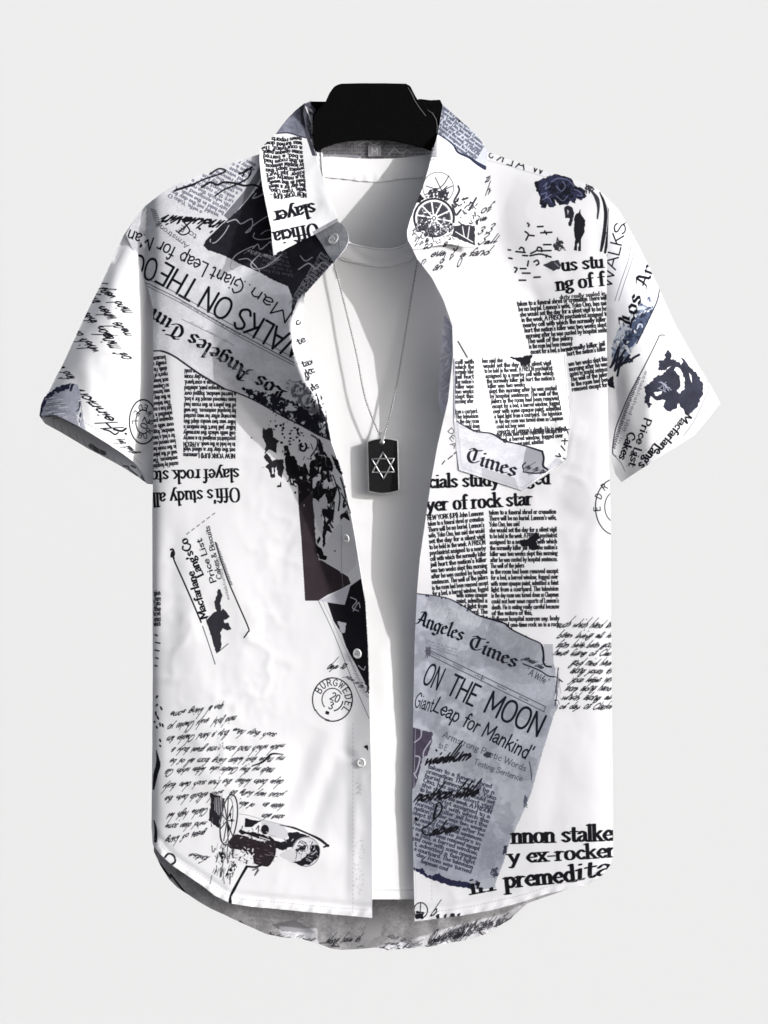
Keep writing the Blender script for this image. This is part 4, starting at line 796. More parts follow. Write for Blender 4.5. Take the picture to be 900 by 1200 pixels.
def wheel_art(cv):
    z = lambda p: Z(430, 80, 5, p)
    line(cv, ellipse((513.5, 220), 18, 18.5), 1.2, (110, 110, 116), smooth=False)
    for q in ([(400, 640), (430, 700), (450, 740)], [(480, 630), (440, 690), (360, 740)], [(345, 690), (400, 710), (470, 760)], [(470, 690), (400, 760)], [(340, 740), (430, 720), (500, 690)]): line(cv, z(q), 1.3, (60, 60, 66))
    fill(cv, z([(360, 720), (400, 700), (440, 715), (470, 700), (480, 740), (470, 790), (430, 780), (400, 755), (350, 760)]), (44, 43, 50), rough=1, speck=(2.2, .4, 131))
    fill(cv, z([(290, 790), (310, 740), (340, 760), (310, 790)]), DARK, rough=.8)
    c = (508.5, 256)
    fill(cv, ellipse(c, 23, 23, rot=20), (56, 55, 62), speck=(3, .3, 133)); line(cv, ellipse(c, 23.5, 23, 150, 372), 2.2, (40, 40, 46), smooth=False); line(cv, ellipse(c, 20.8, 20.6, 160, 400), 2.2, (224, 224, 228), smooth=False); line(cv, ellipse(c, 18.6, 18.4, 170, 390), .6, (90, 90, 96), smooth=False)
    for k in range(10):
        a = math.radians(k * 36 + 10); line(cv, [(c[0] + 4 * math.cos(a), c[1] + 4 * math.sin(a)), (c[0] + 20 * math.cos(a), c[1] + 20 * math.sin(a))], 1.7, (224, 224, 228))
    fill(cv, ellipse(c, 4.5, 4.5), (224, 224, 228)); line(cv, ellipse(c, 2, 2), 1, DARK, smooth=False)
    for k in range(16):
        a = math.radians(200 + rng.random() * 120); r = rng.uniform(9, 19)
    for k in range(170):
        x = rng.uniform(285, 500); y = rng.gauss(960, 34) - (x - 390) * .1
        line(cv, z([(x, y), (x + rng.uniform(-16, 16), y + rng.uniform(-16, 16))]), rng.uniform(.8, 2.0), rng.choice([(60, 60, 66), (110, 110, 116), (200, 200, 204), DARK]))
    for k in range(60):
        x, y = rng.uniform(500, 650), rng.uniform(760, 950)
        if y < 1250 - x: continue
        line(cv, z([(x, y), (x + rng.uniform(-18, 18), y + rng.uniform(-22, 22))]), rng.uniform(.9, 2.2), rng.choice([(60, 60, 66), DARK, (214, 214, 218), (90, 90, 96)]))
    fill(cv, z([(510, 930), (560, 915), (632, 925), (634, 1042), (560, 1012), (500, 985)]), (50, 49, 56), rough=.6)
    for q in ([(520, 960), (620, 1020)], [(560, 930), (570, 990)], [(600, 930), (590, 1000)]): line(cv, z(q), 1.2, (216, 216, 220))
    for q in ([(535, 690), (540, 720), (510, 780), (525, 800)], [(640, 760), (600, 830), (620, 800)], [(560, 770), (590, 760)], [(500, 800), (520, 860), (550, 830)]): line(cv, z(q), 2.4, (56, 55, 62))
    for i, (x, y, s) in enumerate(((688, 668, 'z'), (690, 745, 'h'), (660, 850, 'of'), (640, 900, 'wa'), (640, 975, '363'), (640, 1035, '3all'), (540, 1105, 'a fand'), (300, 960, 'B'), (250, 990, 'f'), (265, 1050, 'li'), (320, 1065, 'to'), (365, 1110, 'eva'), (440, 1050, 's'), (470, 1130, 'i'), (310, 1160, 'r'), (380, 1190, 'an'), (420, 1150, 'd'), (520, 1170, '0'), (500, 1080, 'y'))):
        p = z([(x, y)])[0]; text(cv, s, p, (p[0] + 5.6 * len(s), p[1] - 2.5), 9.5, 'handb', (40, 40, 46))
# ------------------------------------------------------------------ materials
def bitmap(name, cv):
    img = bpy.data.images.new(name, CW, CH, alpha=False, float_buffer=False)
    a = np.ones((CH, CW, 4), np.float32)
    a[..., :3] = np.clip(cv.a[::-1], 0, 1)
    img.pixels.foreach_set(a.ravel())
    img.update(); img.pack()
    return img

def new_mat(name):
    m = bpy.data.materials.new(name); m.use_nodes = True
    return m, m.node_tree, m.node_tree.nodes['Principled BSDF']

def weave_bump(nt, b, scale=900.0, strength=0.12, dist=0.0006):
    tc = nt.nodes.new('ShaderNodeTexCoord')
    n1 = nt.nodes.new('ShaderNodeTexNoise'); n1.inputs['Scale'].default_value = scale; n1.inputs['Detail'].default_value = 2
    n2 = nt.nodes.new('ShaderNodeTexNoise'); n2.inputs['Scale'].default_value = 38.0; n2.inputs['Detail'].default_value = 3
    mx = nt.nodes.new('ShaderNodeMath'); mx.operation = 'MULTIPLY_ADD'; mx.inputs[1].default_value = 2.2
    bp = nt.nodes.new('ShaderNodeBump'); bp.inputs['Strength'].default_value = strength; bp.inputs['Distance'].default_value = dist
    nt.links.new(tc.outputs['Object'], n1.inputs['Vector']); nt.links.new(tc.outputs['Object'], n2.inputs['Vector'])
    nt.links.new(n2.outputs['Fac'], mx.inputs[0]); nt.links.new(n1.outputs['Fac'], mx.inputs[2])
    nt.links.new(mx.outputs[0], bp.inputs['Height']); nt.links.new(bp.outputs[0], b.inputs['Normal'])

def cloth_mat(name, img=None, inside=0.0, thin=0.0, color=(.8, .8, .81), tint=(.62, .62, .64)):
    m, nt, b = new_mat(name)
    b.inputs['Roughness'].default_value = 0.72
    b.inputs['Specular IOR Level'].default_value = 0.08
    b.inputs['Sheen Weight'].default_value = 0.0
    b.inputs['Sheen Roughness'].default_value = 0.5
    if img:
        uv = nt.nodes.new('ShaderNodeUVMap'); uv.uv_map = 'cloth'
        t = nt.nodes.new('ShaderNodeTexImage'); t.image = img; t.interpolation = 'Linear'; t.extension = 'EXTEND'
        nt.links.new(uv.outputs[0], t.inputs['Vector'])
        if inside:
            mx = nt.nodes.new('ShaderNodeMix'); mx.data_type = 'RGBA'; mx.inputs['Factor'].default_value = inside
            mx.inputs[7].default_value = (*tint, 1)
            nt.links.new(t.outputs['Color'], mx.inputs[6]); nt.links.new(mx.outputs[2], b.inputs['Base Color'])
        else:
            nt.links.new(t.outputs['Color'], b.inputs['Base Color'])
    else:
        b.inputs['Base Color'].default_value = (*color, 1)
    weave_bump(nt, b)
    if thin:        # thin cotton lets some sunlight through
        tr = nt.nodes.new('ShaderNodeBsdfTranslucent'); ms = nt.nodes.new('ShaderNodeMixShader'); ms.inputs['Fac'].default_value = thin
        src = b.inputs['Base Color'].links
        if src: nt.links.new(src[0].from_socket, tr.inputs['Color'])
        else: tr.inputs['Color'].default_value = b.inputs['Base Color'].default_value
        out = nt.nodes['Material Output']
        nt.links.new(b.outputs[0], ms.inputs[1]); nt.links.new(tr.outputs[0], ms.inputs[2]); nt.links.new(ms.outputs[0], out.inputs['Surface'])
    return m

def plain_mat(name, color, rough=.5, metal=0.0, spec=.5, noise=0.0, scale=60, bump=0.0):
    m, nt, b = new_mat(name)
    b.inputs['Roughness'].default_value = rough; b.inputs['Metallic'].default_value = metal; b.inputs['Specular IOR Level'].default_value = spec
    tc = nt.nodes.new('ShaderNodeTexCoord'); n = nt.nodes.new('ShaderNodeTexNoise'); n.inputs['Scale'].default_value = scale; n.inputs['Detail'].default_value = 4
    nt.links.new(tc.outputs['Object'], n.inputs['Vector'])
    r = nt.nodes.new('ShaderNodeValToRGB')
    c0 = [max(0, c * (1 - noise)) for c in color]; c1 = [min(1, c * (1 + noise)) for c in color]
    r.color_ramp.elements[0].color = (*c0, 1); r.color_ramp.elements[1].color = (*c1, 1)
    r.color_ramp.elements[0].position = .3; r.color_ramp.elements[1].position = .7
    nt.links.new(n.outputs['Fac'], r.inputs['Fac']); nt.links.new(r.outputs['Color'], b.inputs['Base Color'])
    if bump:
        bp = nt.nodes.new('ShaderNodeBump'); bp.inputs['Strength'].default_value = bump; bp.inputs['Distance'].default_value = .0005
        nt.links.new(n.outputs['Fac'], bp.inputs['Height']); nt.links.new(bp.outputs[0], b.inputs['Normal'])
    return m

PANEL_CV = draw_panels(); wheel_art(PANEL_CV)
TRIM_CV = draw_trim()
IMG_P = bitmap('newsprint_cloth', PANEL_CV); IMG_T = bitmap('newsprint_trim', TRIM_CV)
M_PANEL = cloth_mat('printed_cloth', IMG_P, thin=.32); M_PANEL_R = cloth_mat('printed_cloth_sunlit_front', IMG_P, thin=.5); M_TRIM = cloth_mat('printed_trim_cloth', IMG_T, thin=.1)
M_PANEL_IN = cloth_mat('printed_cloth_reverse', IMG_P, .6, .32, tint=(.6, .6, .62)); M_PANEL_R_IN = cloth_mat('printed_cloth_thin_reverse', IMG_P, .6, .55, tint=(.72, .72, .74)); M_TRIM_IN = cloth_mat('printed_trim_reverse', IMG_T, .25, .1, tint=(.55, .55, .57))  # trim reverse tint also greys the cloth to stand in for inside shade
M_TEE = cloth_mat('white_jersey', color=(.66, .66, .67)); M_TEE_RIB = cloth_mat('white_rib_jersey', color=(.7, .7, .71))
M_BUTTON = plain_mat('white_button', (.74, .74, .74), .32, spec=.5, noise=.03)
M_BUTTON_GREY = plain_mat('grey_button', (.38, .38, .39), .3, spec=.5, noise=.04)
M_THREAD = plain_mat('grey_thread', (.42, .42, .44), .8, noise=.1)
M_STEEL = plain_mat('steel', (.62, .62, .63), .28, 1.0, noise=.06, scale=200)
M_STEEL_DK = plain_mat('dark_steel', (.4, .4, .41), .4, 1.0, noise=.2, scale=400)
M_STEEL_RIM = plain_mat('satin_steel', (.5, .5, .51), .45, 1.0, noise=.1, scale=300)
M_ENAMEL = plain_mat('black_enamel', (.006, .006, .007), .65, 0, .12, noise=.6, scale=900, bump=.3)
M_FELT = plain_mat('black_felt', (.0022, .0022, .0025), .95, 0, .04, noise=.4, scale=500, bump=.5)
M_PIPING = plain_mat('grey_piping', (.05, .05, .05), .7, noise=.2, scale=300)

# backdrop: even pale grey, far enough behind that the shirt's shadow falls outside the picture
M_BACK = plain_mat('backdrop_grey', (.525, .532, .542), .95, 0, 0.0, noise=.0, scale=1.2)

# ------------------------------------------------------------------ object helpers
def empty(name, loc, label, cat, group=None):
    o = bpy.data.objects.new(name, None); COL.objects.link(o)
    o.location = loc; o.empty_display_size = .05
    o['label'] = label; o['category'] = cat
    if group: o['group'] = group
    return o

def put(name, me, mats, parent, label=None):
    o = bpy.data.objects.new(name, me); COL.objects.link(o)
    for m in (mats if isinstance(mats, (list, tuple)) else [mats]): me.materials.append(m)
    if parent is not None:
        o.parent = parent
        o.matrix_parent_inverse = Matrix.Identity(4)
        p = Vector((0, 0, 0)); q = parent
        while q is not None: p += q.location; q = q.parent
        o.location = -p
    if label: o['label'] = label
    return o

def resample(pts, step):
    P = [np.array(p, float) for p in pts]; out = []
    for i in range(len(P)):
        a, b = P[i], P[(i + 1) % len(P)]
        k = max(1, int(round(np.hypot(*(b - a)) / step)))
        for j in range(k): out.append(a + (b - a) * j / k)
    return out

def sheet_mesh(outline, depth, step=6.0, extra=None):
    """triangulated cloth over a flat outline, raised by depth(x, y); boundary kept as a sharp edge"""
    B = resample(outline, step * .8)
    n = len(B)
    xs = [p[0] for p in B]; ys = [p[1] for p in B]
    pts = [Vector((p[0], p[1])) for p in B]
    Bp = [(p[0], p[1]) for p in B]
    Barr = np.array(Bp)
    G = []; row = 0; y = min(ys) + step * .5
    while y < max(ys):
        x = np.arange(min(xs) + (step * .5 if row % 2 else 0), max(xs), step); G.append(np.column_stack([x, np.full(len(x), y)])); y += step * .87; row += 1
    G = np.vstack(G); G = G[inside_many(Bp, G[:, 0], G[:, 1])]
    near = np.concatenate([((g[:, None, :] - Barr[None]) ** 2).sum(2).min(1) for g in np.array_split(G, max(1, len(G) // 500))]) if len(G) else np.zeros(0)
    pts += [Vector((float(p[0]), float(p[1]))) for p in G[near > (step * .5) ** 2]]
    v, e, f, *_ = delaunay_2d_cdt(pts, [], [list(range(n))], 1, 1e-4)
    me = bpy.data.meshes.new('cloth')
    co = [(p.x, p.y) for p in v]
    X = np.array([c[0] for c in co]); Y = np.array([c[1] for c in co])
    D = depth(X, Y)
    me.from_pydata([W3(x, y, d) for (x, y), d in zip(co, D)], [], [list(t)[::-1] for t in f])
    uvl = me.uv_layers.new(name='cloth')
    li = np.empty(len(me.loops), np.int32); me.loops.foreach_get('vertex_index', li)
    uv = np.column_stack([X / 900.0, 1 - Y / 1200.0])[li]
    uvl.data.foreach_set('uv', uv.ravel().astype(np.float32))
    # face the viewer
    if sum(p.normal.y * p.area for p in me.polygons) > 0: me.flip_normals()
    me.polygons.foreach_set('use_smooth', [True] * len(me.polygons))
    bm = bmesh.new(); bm.from_mesh(me)
    for ed in bm.edges:
        if ed.is_boundary: ed.smooth = False
    bm.to_mesh(me); bm.free()
    me.update()
    return me

def cloth(name, outline, depth, mats, parent, step=6.0, thick=1.0, label=None, face_in=False):
    me = sheet_mesh(outline, depth, step)
    o = put(name, me, mats, parent, label)
    s = o.modifiers.new('thickness', 'SOLIDIFY'); s.thickness = thick / 1000; s.offset = -1
    s.material_offset = 1 if isinstance(mats, (list, tuple)) and len(mats) > 1 else 0
    return o

def sm(a, b, x):
    t = np.clip((x - a) / (b - a), 0, 1); return t * t * (3 - 2 * t)

def tube_path(pts, r, seg=8, closed=False):
    bm = bmesh.new(); P = [Vector(p) for p in pts]; rings = []; n = len(P)
    for i, p in enumerate(P):
        t = (P[(i + 1) % n] - P[i - 1]) if closed else (P[min(i + 1, n - 1)] - P[max(i - 1, 0)])
        t.normalize(); a = t.orthogonal().normalized() if abs(t.y) > .9 else t.cross(Vector((0, 1, 0))).normalized(); b = t.cross(a)
        rings.append([bm.verts.new(p + (a * math.cos(2 * math.pi * k / seg) + b * math.sin(2 * math.pi * k / seg)) * r) for k in range(seg)])
    for i in range(n if closed else n - 1):
        A, Bq = rings[i], rings[(i + 1) % n]
        for k in range(seg): bm.faces.new((A[k], A[(k + 1) % seg], Bq[(k + 1) % seg], Bq[k]))
    if not closed:
        bm.faces.new(rings[0]); bm.faces.new(rings[-1][::-1])
    return bm

def finish(bm, smooth=True):
    bmesh.ops.recalc_face_normals(bm, faces=bm.faces)
    me = bpy.data.meshes.new('part'); bm.to_mesh(me); bm.free()
    if smooth: me.polygons.foreach_set('use_smooth', [True] * len(me.polygons))
    return me

def slab(pts, d0, d1, bevel=0.0, step=None, tilt=None):
    """solid plate from a flat outline, from depth d0 to d1"""
    P = resample(pts, step) if step else pts
    bm = bmesh.new()
    A = [bm.verts.new(W3(p[0], p[1], d0)) for p in P]; Bq = [bm.verts.new(W3(p[0], p[1], d1)) for p in P]
    bm.faces.new(A); bm.faces.new(Bq[::-1]); n = len(P)
    for i in range(n): bm.faces.new((A[i], Bq[i], Bq[(i + 1) % n], A[(i + 1) % n]))
    bmesh.ops.recalc_face_normals(bm, faces=bm.faces)
    if bevel:
        bmesh.ops.bevel(bm, geom=[e for e in bm.edges], offset=bevel / 1000, segments=2, profile=.6, affect='EDGES', clamp_overlap=True)
    return bm

# ------------------------------------------------------------------ how the cloth stands off the body
def fold(x, y, x0, y0, x1, y1, w, h):
    """a soft crease along a segment"""
    vx, vy = x1 - x0, y1 - y0; L2 = vx * vx + vy * vy
    t = np.clip(((x - x0) * vx + (y - y0) * vy) / L2, 0, 1)
    dd = (x - x0 - t * vx) ** 2 + (y - y0 - t * vy) ** 2
    fade = np.sin(np.clip(t, .02, .98) * math.pi) ** .6
    return h * np.exp(-dd / (w * w)) * fade

WOB = {}
def wob(x, y, cell, seed, amp):
    if (cell, seed) not in WOB: WOB[(cell, seed)] = fbm(1300, 1000, cell, seed, 3)
    nz = WOB[(cell, seed)]
    xi = np.clip(x, 0, 998); yi = np.clip(y, 0, 1298); a = xi.astype(int); b = yi.astype(int); fx = xi - a; fy = yi - b
    v = (nz[b, a] * (1 - fx) + nz[b, a + 1] * fx) * (1 - fy) + (nz[b + 1, a] * (1 - fx) + nz[b + 1, a + 1] * fx) * fy
    return (v - .5) * 2 * amp

def crumple(x, y, seed, amp=1.7):
    a = wob(x * .8 + y * .35, y * .8 - x * .3, 46, 60 + seed, 1.0); m = np.clip(wob(x, y, 130, 70 + seed, 1.6) + .35, 0, 1)
    b = wob(x, y * .6 + x * .3, 22, 80 + seed, 1.0)
    return amp * m * (np.exp(-np.abs(a) * 9) + .45 * np.exp(-np.abs(b) * 7))

def base(x, y):
    u = np.clip(np.abs((x - 447) / 275.0), 0, 1)
    return (8 * (1 - u ** 5) + 22 * (1 - u ** 36)) * sm(150, 280, y)

EL_Y = [120, 174, 203, 258, 285, 307, 345, 380, 410, 446, 480, 514, 555, 597, 636, 680, 709, 758, 807, 900, 1076]
EL_X = [356, 368, 376, 395, 399, 391, 355, 341, 343, 356.5, 376, 386, 401, 410, 417, 424, 428.5, 431, 432.5, 435, 436]
LW = ([120, 260, 300, 345, 480, 514, 555, 597, 680, 758, 850, 1080], [40, 60, 85, 95, 92, 72, 60, 54, 44, 36, 30, 30])
LD = ([120, 174, 260, 300, 345, 380, 446, 480, 514, 555, 597, 680, 758, 850, 950, 1080], [-6, 14, 58, 94, 104, 105, 105, 101, 84, 77, 72, 62, 50, 42, 38, 35])
ER_Y = [120, 157, 177, 218, 246, 272, 290, 304, 326, 353, 382, 416, 470, 521, 565, 600, 655, 690, 750, 850, 950, 1080]
ER_X = [519, 513, 507, 496, 485, 477, 482, 489, 506, 520, 530, 531, 525, 513, 505, 500, 492, 489, 486, 484, 483, 486]
RD = ([120, 177, 246, 272, 304, 353, 400, 500, 600, 660, 700, 741, 860, 1080], [-6, 18, 64, 84, 95, 98, 95, 84, 74, 66, 56, 46, 37, 33])
def left_front(x, y):
    xe = np.interp(y, EL_Y, EL_X); w = np.interp(y, *LW); D = np.interp(y, *LD); b = base(x, y)
    turn = sm(338, 362, y) * (1 - sm(500, 522, y)); over = np.maximum(0, x - xe) * turn     # the front edge rolls back towards the tee here
    s = np.clip(1 - (xe - x) / w, 0, 1.15 - .15 * turn)
    d = b + (D - b) * s ** 1.3 - over * 1.15
    d += wob(x, y, 90, 5, 1.6) + wob(x, y * .45, 26, 9, .8) * sm(300, 420, y) + crumple(x, y, 3)
    for q in ((205, 590, 196, 800, 12, -2.5), (372, 850, 330, 960, 16, -4.5), (410, 850, 352, 1000, 12, -3.5), (300, 980, 400, 1010, 18, 3), (215, 700, 250, 940, 22, 2.0), (330, 560, 320, 760, 26, -1.6), (250, 620, 300, 800, 20, 1.2), (190, 380, 186, 560, 7, -2.5),
              (262, 300, 320, 250, 14, 3), (400, 880, 416, 890, 6, -2), (416, 930, 413, 1060, 5, 1.4)):
        d += fold(x, y, *q)
    d += hem_ripple(x, y, HEM_L)
    return d
def right_front(x, y):
    xe = np.interp(y, ER_Y, ER_X); D = np.interp(y, *RD); b = base(x, y)
    s = np.clip(1 - (x - xe) / 105.0, 0, 1.15)
    d = b + (D - b) * s ** 1.35
    d += wob(x, y, 90, 15, 1.6) + wob(x, y * .45, 26, 19, .8) * sm(300, 420, y) + crumple(x, y, 13)
    for q in ((575, 205, 600, 330, 18, -3.5), (620, 330, 640, 372, 8, -2.5), (700, 240, 706, 420, 9, -4), (668, 540, 640, 640, 16, -3), (640, 590, 700, 620, 14, -2.5), (655, 620, 668, 760, 16, -1.6), (690, 860, 600, 960, 30, 2.5), (560, 1030, 500, 900, 20, -2), (705, 560, 690, 720, 14, 2), (610, 470, 700, 520, 14, 1.6), (660, 860, 640, 1000, 16, -2.2)):
        d += fold(x, y, *q)
    d += hem_ripple(x, y, HEM_R)
    return d
HEM_L = [(178, 985), (201, 1014), (235, 1037), (270, 1060), (319, 1065), (371, 1070), (436, 1076)]
HEM_R = [(486, 1080), (543, 1073), (610, 1058), (640, 1048), (689, 1037), (716, 1014), (719, 990)]
def hem_ripple(x, y, hem):
    hy = np.interp(x, [p[0] for p in hem], [p[1] for p in hem]); t = hy - y
    k = np.clip((13 - t) / 13, 0, 1)
    return k * (1.2 + 1.1 * np.sin((x * .9 + y * .7) * .55) + .8 * np.sin(x * .31)) - 2.0 * np.exp(-((t - 12) / 3.0) ** 2) * (hy > 0)

def tee_front(x, y):
    u = np.clip(np.abs((x - 447) / 245.0), 0, 1)
    d = 20 * (1 - u ** 2.2) * sm(140, 300, y) + wob(x, y, 120, 25, 1.2) + crumple(x, y, 53, 1.1)
    for q in ((455, 700, 445, 1000, 14, 1.5), (420, 420, 430, 640, 18, 1.2), (480, 330, 470, 560, 16, -1.2)): d += fold(x, y, *q)
    return d
def tee_back(x, y):
    u = np.clip(np.abs((x - 447) / 260.0), 0, 1); return -24 * (1 - u ** 2.6) + wob(x, y, 60, 27, .7)
def back_depth(x, y):
    u = np.clip(np.abs((x - 447) / 275.0), 0, 1)
    d = -62 * (1 - u ** 3) * (.45 + .55 * sm(150, 330, y)) - 1 + wob(x, y, 60, 35, 2.0)
    k = np.clip((y - 1060) / 40, 0, 1)
    return d + k * 2.2 * np.sin(x * .16 + np.sin(x * .05) * 2)
# ------------------------------------------------------------------ the setting
bm = bmesh.new()
for p in ((-14, 3.2, -14), (14, 3.2, -14), (14, 3.2, 14), (-14, 3.2, 14)): bm.verts.new(p)
bm.faces.new(bm.verts)
bk = put('backdrop', finish(bm, False), M_BACK, None); bk['kind'] = 'structure'

# ------------------------------------------------------------------ the open shirt
shirt = empty('open_shirt', W3(447, 1112, 0), 'white short sleeved shirt printed with black newspaper clippings, worn open over the plain tee', 'shirt')

ROLL = lambda y: float(np.interp(y, [340, 380, 410, 446, 480, 502, 520], [0, 15, 20, 15, 6, 2, 0]))
E_L = [(x + ROLL(y), y) for x, y in zip(EL_X, EL_Y)]; E_R = list(zip(ER_X, ER_Y))
OUT_L = [(340, 160), (325, 168), (310, 178), (290, 184), (270, 190), (250, 198), (230, 206), (207, 215), (194, 222), (182, 231), (169, 241), (157, 256), (147, 274), (157, 297), (167, 322), (175, 345), (179, 362), (179.5, 460), (179, 560), (178, 600), (178.5, 797), (178, 880), (177, 969), (178.5, 990),
         (187, 1001), (201, 1014), (235, 1037), (252, 1050), (270, 1059), (295, 1063), (319, 1065), (371, 1070), (436, 1076)] + [p for p in reversed(E_L) if 160 < p[1] < 1070]
cloth('front_panel', OUT_L, left_front, [M_PANEL, M_PANEL_IN], shirt, 4.0, 1.0, 'front panel with upside down newspaper print, dark ink splashes and small buttons')
OUT_R = [(507, 172), (540, 164), (571, 177), (600, 187), (640, 200), (663, 206), (683, 213), (697, 219), (707, 227), (714, 245), (713, 270), (712, 300), (711, 360), (712, 430), (714, 531), (716, 600), (716, 680), (717.6, 830), (719, 981), (719, 1003), (716, 1014), (706, 1026), (689, 1037), (664, 1043), (640, 1048), (610, 1058), (576, 1067), (543, 1073), (486, 1080)] + [p for p in reversed(E_R) if 177 < p[1] < 1075]
cloth('front_panel', OUT_R, right_front, [M_PANEL_R, M_PANEL_R_IN], shirt, 4.0, 1.0, 'front panel with large grey ON THE MOON newspaper print and chest pocket')
OUT_B = [(356, 124), (395, 118), (480, 118), (518, 122), (540, 140), (571, 178), (600, 188), (640, 201), (683, 214), (706, 228), (711, 245), (709, 430), (713, 680), (715, 900), (716, 1000), (700, 1026), (660, 1046), (640, 1053), (618, 1061), (610, 1069), (598, 1080), (588, 1086), (572, 1096), (554, 1103), (530, 1107), (505, 1112), (480, 1114), (452, 1117), (440, 1113), (420, 1115), (400, 1116), (387, 1114), (368, 1107), (349, 1102), (330, 1101), (311, 1097), (298, 1091), (285, 1085), (266, 1076), (247, 1067), (233, 1059), (220, 1050), (208, 1042), (198, 1032), (188, 1016), (180, 999), (180, 969), (181, 600), (182, 362), (172, 300), (158, 268), (170, 244), (184, 233), (208, 217), (231, 209), (271, 192), (311, 180), (337, 140)]
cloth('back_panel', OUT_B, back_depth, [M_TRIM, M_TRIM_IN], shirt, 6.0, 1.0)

# sleeves: an outer layer and an inner layer joined in one part, open at the cuff
def sleeve_l(side):
    def f(x, y):
        dist = ((x - 157) * 231 + (y - 256) * 112) / 257.0; v = np.clip(dist / 128.0, 0, 1); q = (1 - (2 * v - 1) ** 2) ** .8
        g = np.clip((180 - x) / 48.0, 0, 1)
        w = wob(x, y, 45, 41, 1.6) + crumple(x, y, 23, 1.6) + fold(x, y, 150, 290, 120, 470, 12, -2.2) + fold(x, y, 96, 400, 110, 500, 9, 1.6) + fold(x, y, 112, 338, 100, 372, 7, -2.0)
        return np.where(side > 0, -10 + 36 * q * g + w, -16 - 26 * q)
    return f
def sleeve_r(side):
    def f(x, y):
        dist = ((742 - x) * 198 + (y - 274) * 103) / 223.0; v = np.clip(dist / 150.0, 0, 1); q = (1 - (2 * v - 1) ** 2) ** .8
        g = np.clip((x - 700) / 60.0, 0, 1) ** .8
        w = wob(x, y, 45, 43, 1.6) + crumple(x, y, 33, 1.6) + fold(x, y, 722, 430, 728, 550, 9, -2.5) + fold(x, y, 745, 330, 735, 500, 10, 1.5)
        return np.where(side > 0, -7 + 34 * q * g + w, -10 - 26 * q)
    return f
SL_F = [(178, 236), (169, 241), (157, 256), (144, 275), (132, 302), (119, 329), (106, 355), (93, 382), (82, 406), (71, 430), (61, 447), (52, 462), (47, 474), (45, 487), (62, 485.5), (73, 490), (89, 498), (105, 507), (126, 520), (144, 532), (158, 543), (167, 556), (171, 567), (186, 566), (192, 480), (192, 400), (188, 330), (184, 260)]
SL_B = [(178, 236), (169, 241), (157, 256), (144, 275), (119, 329), (93, 382), (71, 430), (52, 462), (45, 487), (51, 496), (71, 507), (101, 525), (122, 536), (144, 548), (161, 559), (172, 567), (186, 568), (192, 480), (192, 400), (188, 330), (184, 260)]
SR_F = [(698, 219), (708, 227), (725, 244), (742, 274), (757, 303), (771, 333), (781, 356), (792, 380), (805, 403), (818, 426), (832, 449), (845, 472), (830, 491), (814, 510), (784, 529), (754, 548), (729, 565), (722, 556), (714, 531), (700, 490), (699, 430), (700, 300)]
SR_B = [(698, 219), (708, 227), (725, 244), (742, 274), (771, 333), (792, 380), (818, 426), (845, 472), (828, 490), (812, 508), (752, 546), (728, 563), (714, 531), (700, 490), (699, 430), (700, 300)]
def sleeve(front, back, fn):
    a = sheet_mesh(front, fn(1), 4.5); b = sheet_mesh(back, fn(-1), 6.0); b.flip_normals()
    bm = bmesh.new(); bm.from_mesh(a); bm.from_mesh(b)
    uvl = bm.loops.layers.uv.active
    me = bpy.data.meshes.new('sleeve'); bm.to_mesh(me); bm.free()
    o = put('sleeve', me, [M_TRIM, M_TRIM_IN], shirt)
    s = o.modifiers.new('thickness', 'SOLIDIFY'); s.thickness = .001; s.offset = -1; s.material_offset = 1
    return o
sleeve(SL_F, SL_B, sleeve_l); sleeve(SR_F, SR_B, sleeve_r)

# collar
def leaf_l(x, y):
    t = np.clip((y - 165) / 130, 0, 1) * np.clip((398 - x) / 75, 0, 1)
    return left_front(x, y) * sm(118, 170, y) + 5 + 44 * t ** 1.2 - 26 * (1 - sm(115, 168, y)) + fold(x, y, 372, 240, 345, 280, 8, -2) + fold(x, y, 390, 250, 372, 215, 6, 1.5)
LEAF_L = [(357, 119), (347, 127), (337, 137), (330, 146), (323, 156), (313, 165), (304.5, 174.5), (303.6, 186), (305.5, 204), (308, 222), (313, 246), (318, 269), (319, 284), (320.6, 300), (337, 290), (353, 282), (369, 274), (382, 267), (396, 259), (391, 243), (386, 227), (376, 203), (368, 175), (363, 161), (359, 143), (355.6, 127)]
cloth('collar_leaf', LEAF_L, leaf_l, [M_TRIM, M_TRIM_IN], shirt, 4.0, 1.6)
def leaf_r(x, y):
    t = np.clip((y - 165) / 125, 0, 1) * np.clip((x - 482) / 75, 0, 1)
    return right_front(x, y) * sm(118, 170, y) + 5 + 20 * t ** 1.2 - 26 * (1 - sm(115, 168, y))
LEAF_R = [(519, 121), (529, 130), (540, 140), (549, 148), (558, 156), (565, 166), (571, 177), (570, 196), (567, 220), (564, 243), (561, 266), (557, 290), (541, 289), (528, 286), (511, 288), (497, 291), (484, 293), (478, 282), (477, 272), (480, 260), (485, 246), (491, 232), (496, 218), (502, 198), (507, 178), (510, 167), (513, 157), (516, 139)]
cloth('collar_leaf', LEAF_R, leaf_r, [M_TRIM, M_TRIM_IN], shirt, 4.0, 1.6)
TAB = [(368, 273), (382, 267), (395, 259.5), (400, 262), (404, 267), (407, 273), (408.5, 279), (407.5, 285), (405.5, 290), (399, 299), (391, 308), (384, 298), (377, 286)]
def tab_d(x, y): return left_front(x, y) + 2.2
cloth('collar_stand', TAB, tab_d, M_TRIM, shirt, 3.5, 1.6, label='rounded grey end of the collar stand with its button')
def stand_in(x, y): return -8 + (x - 356) * -.4 + (y - 120) * .34
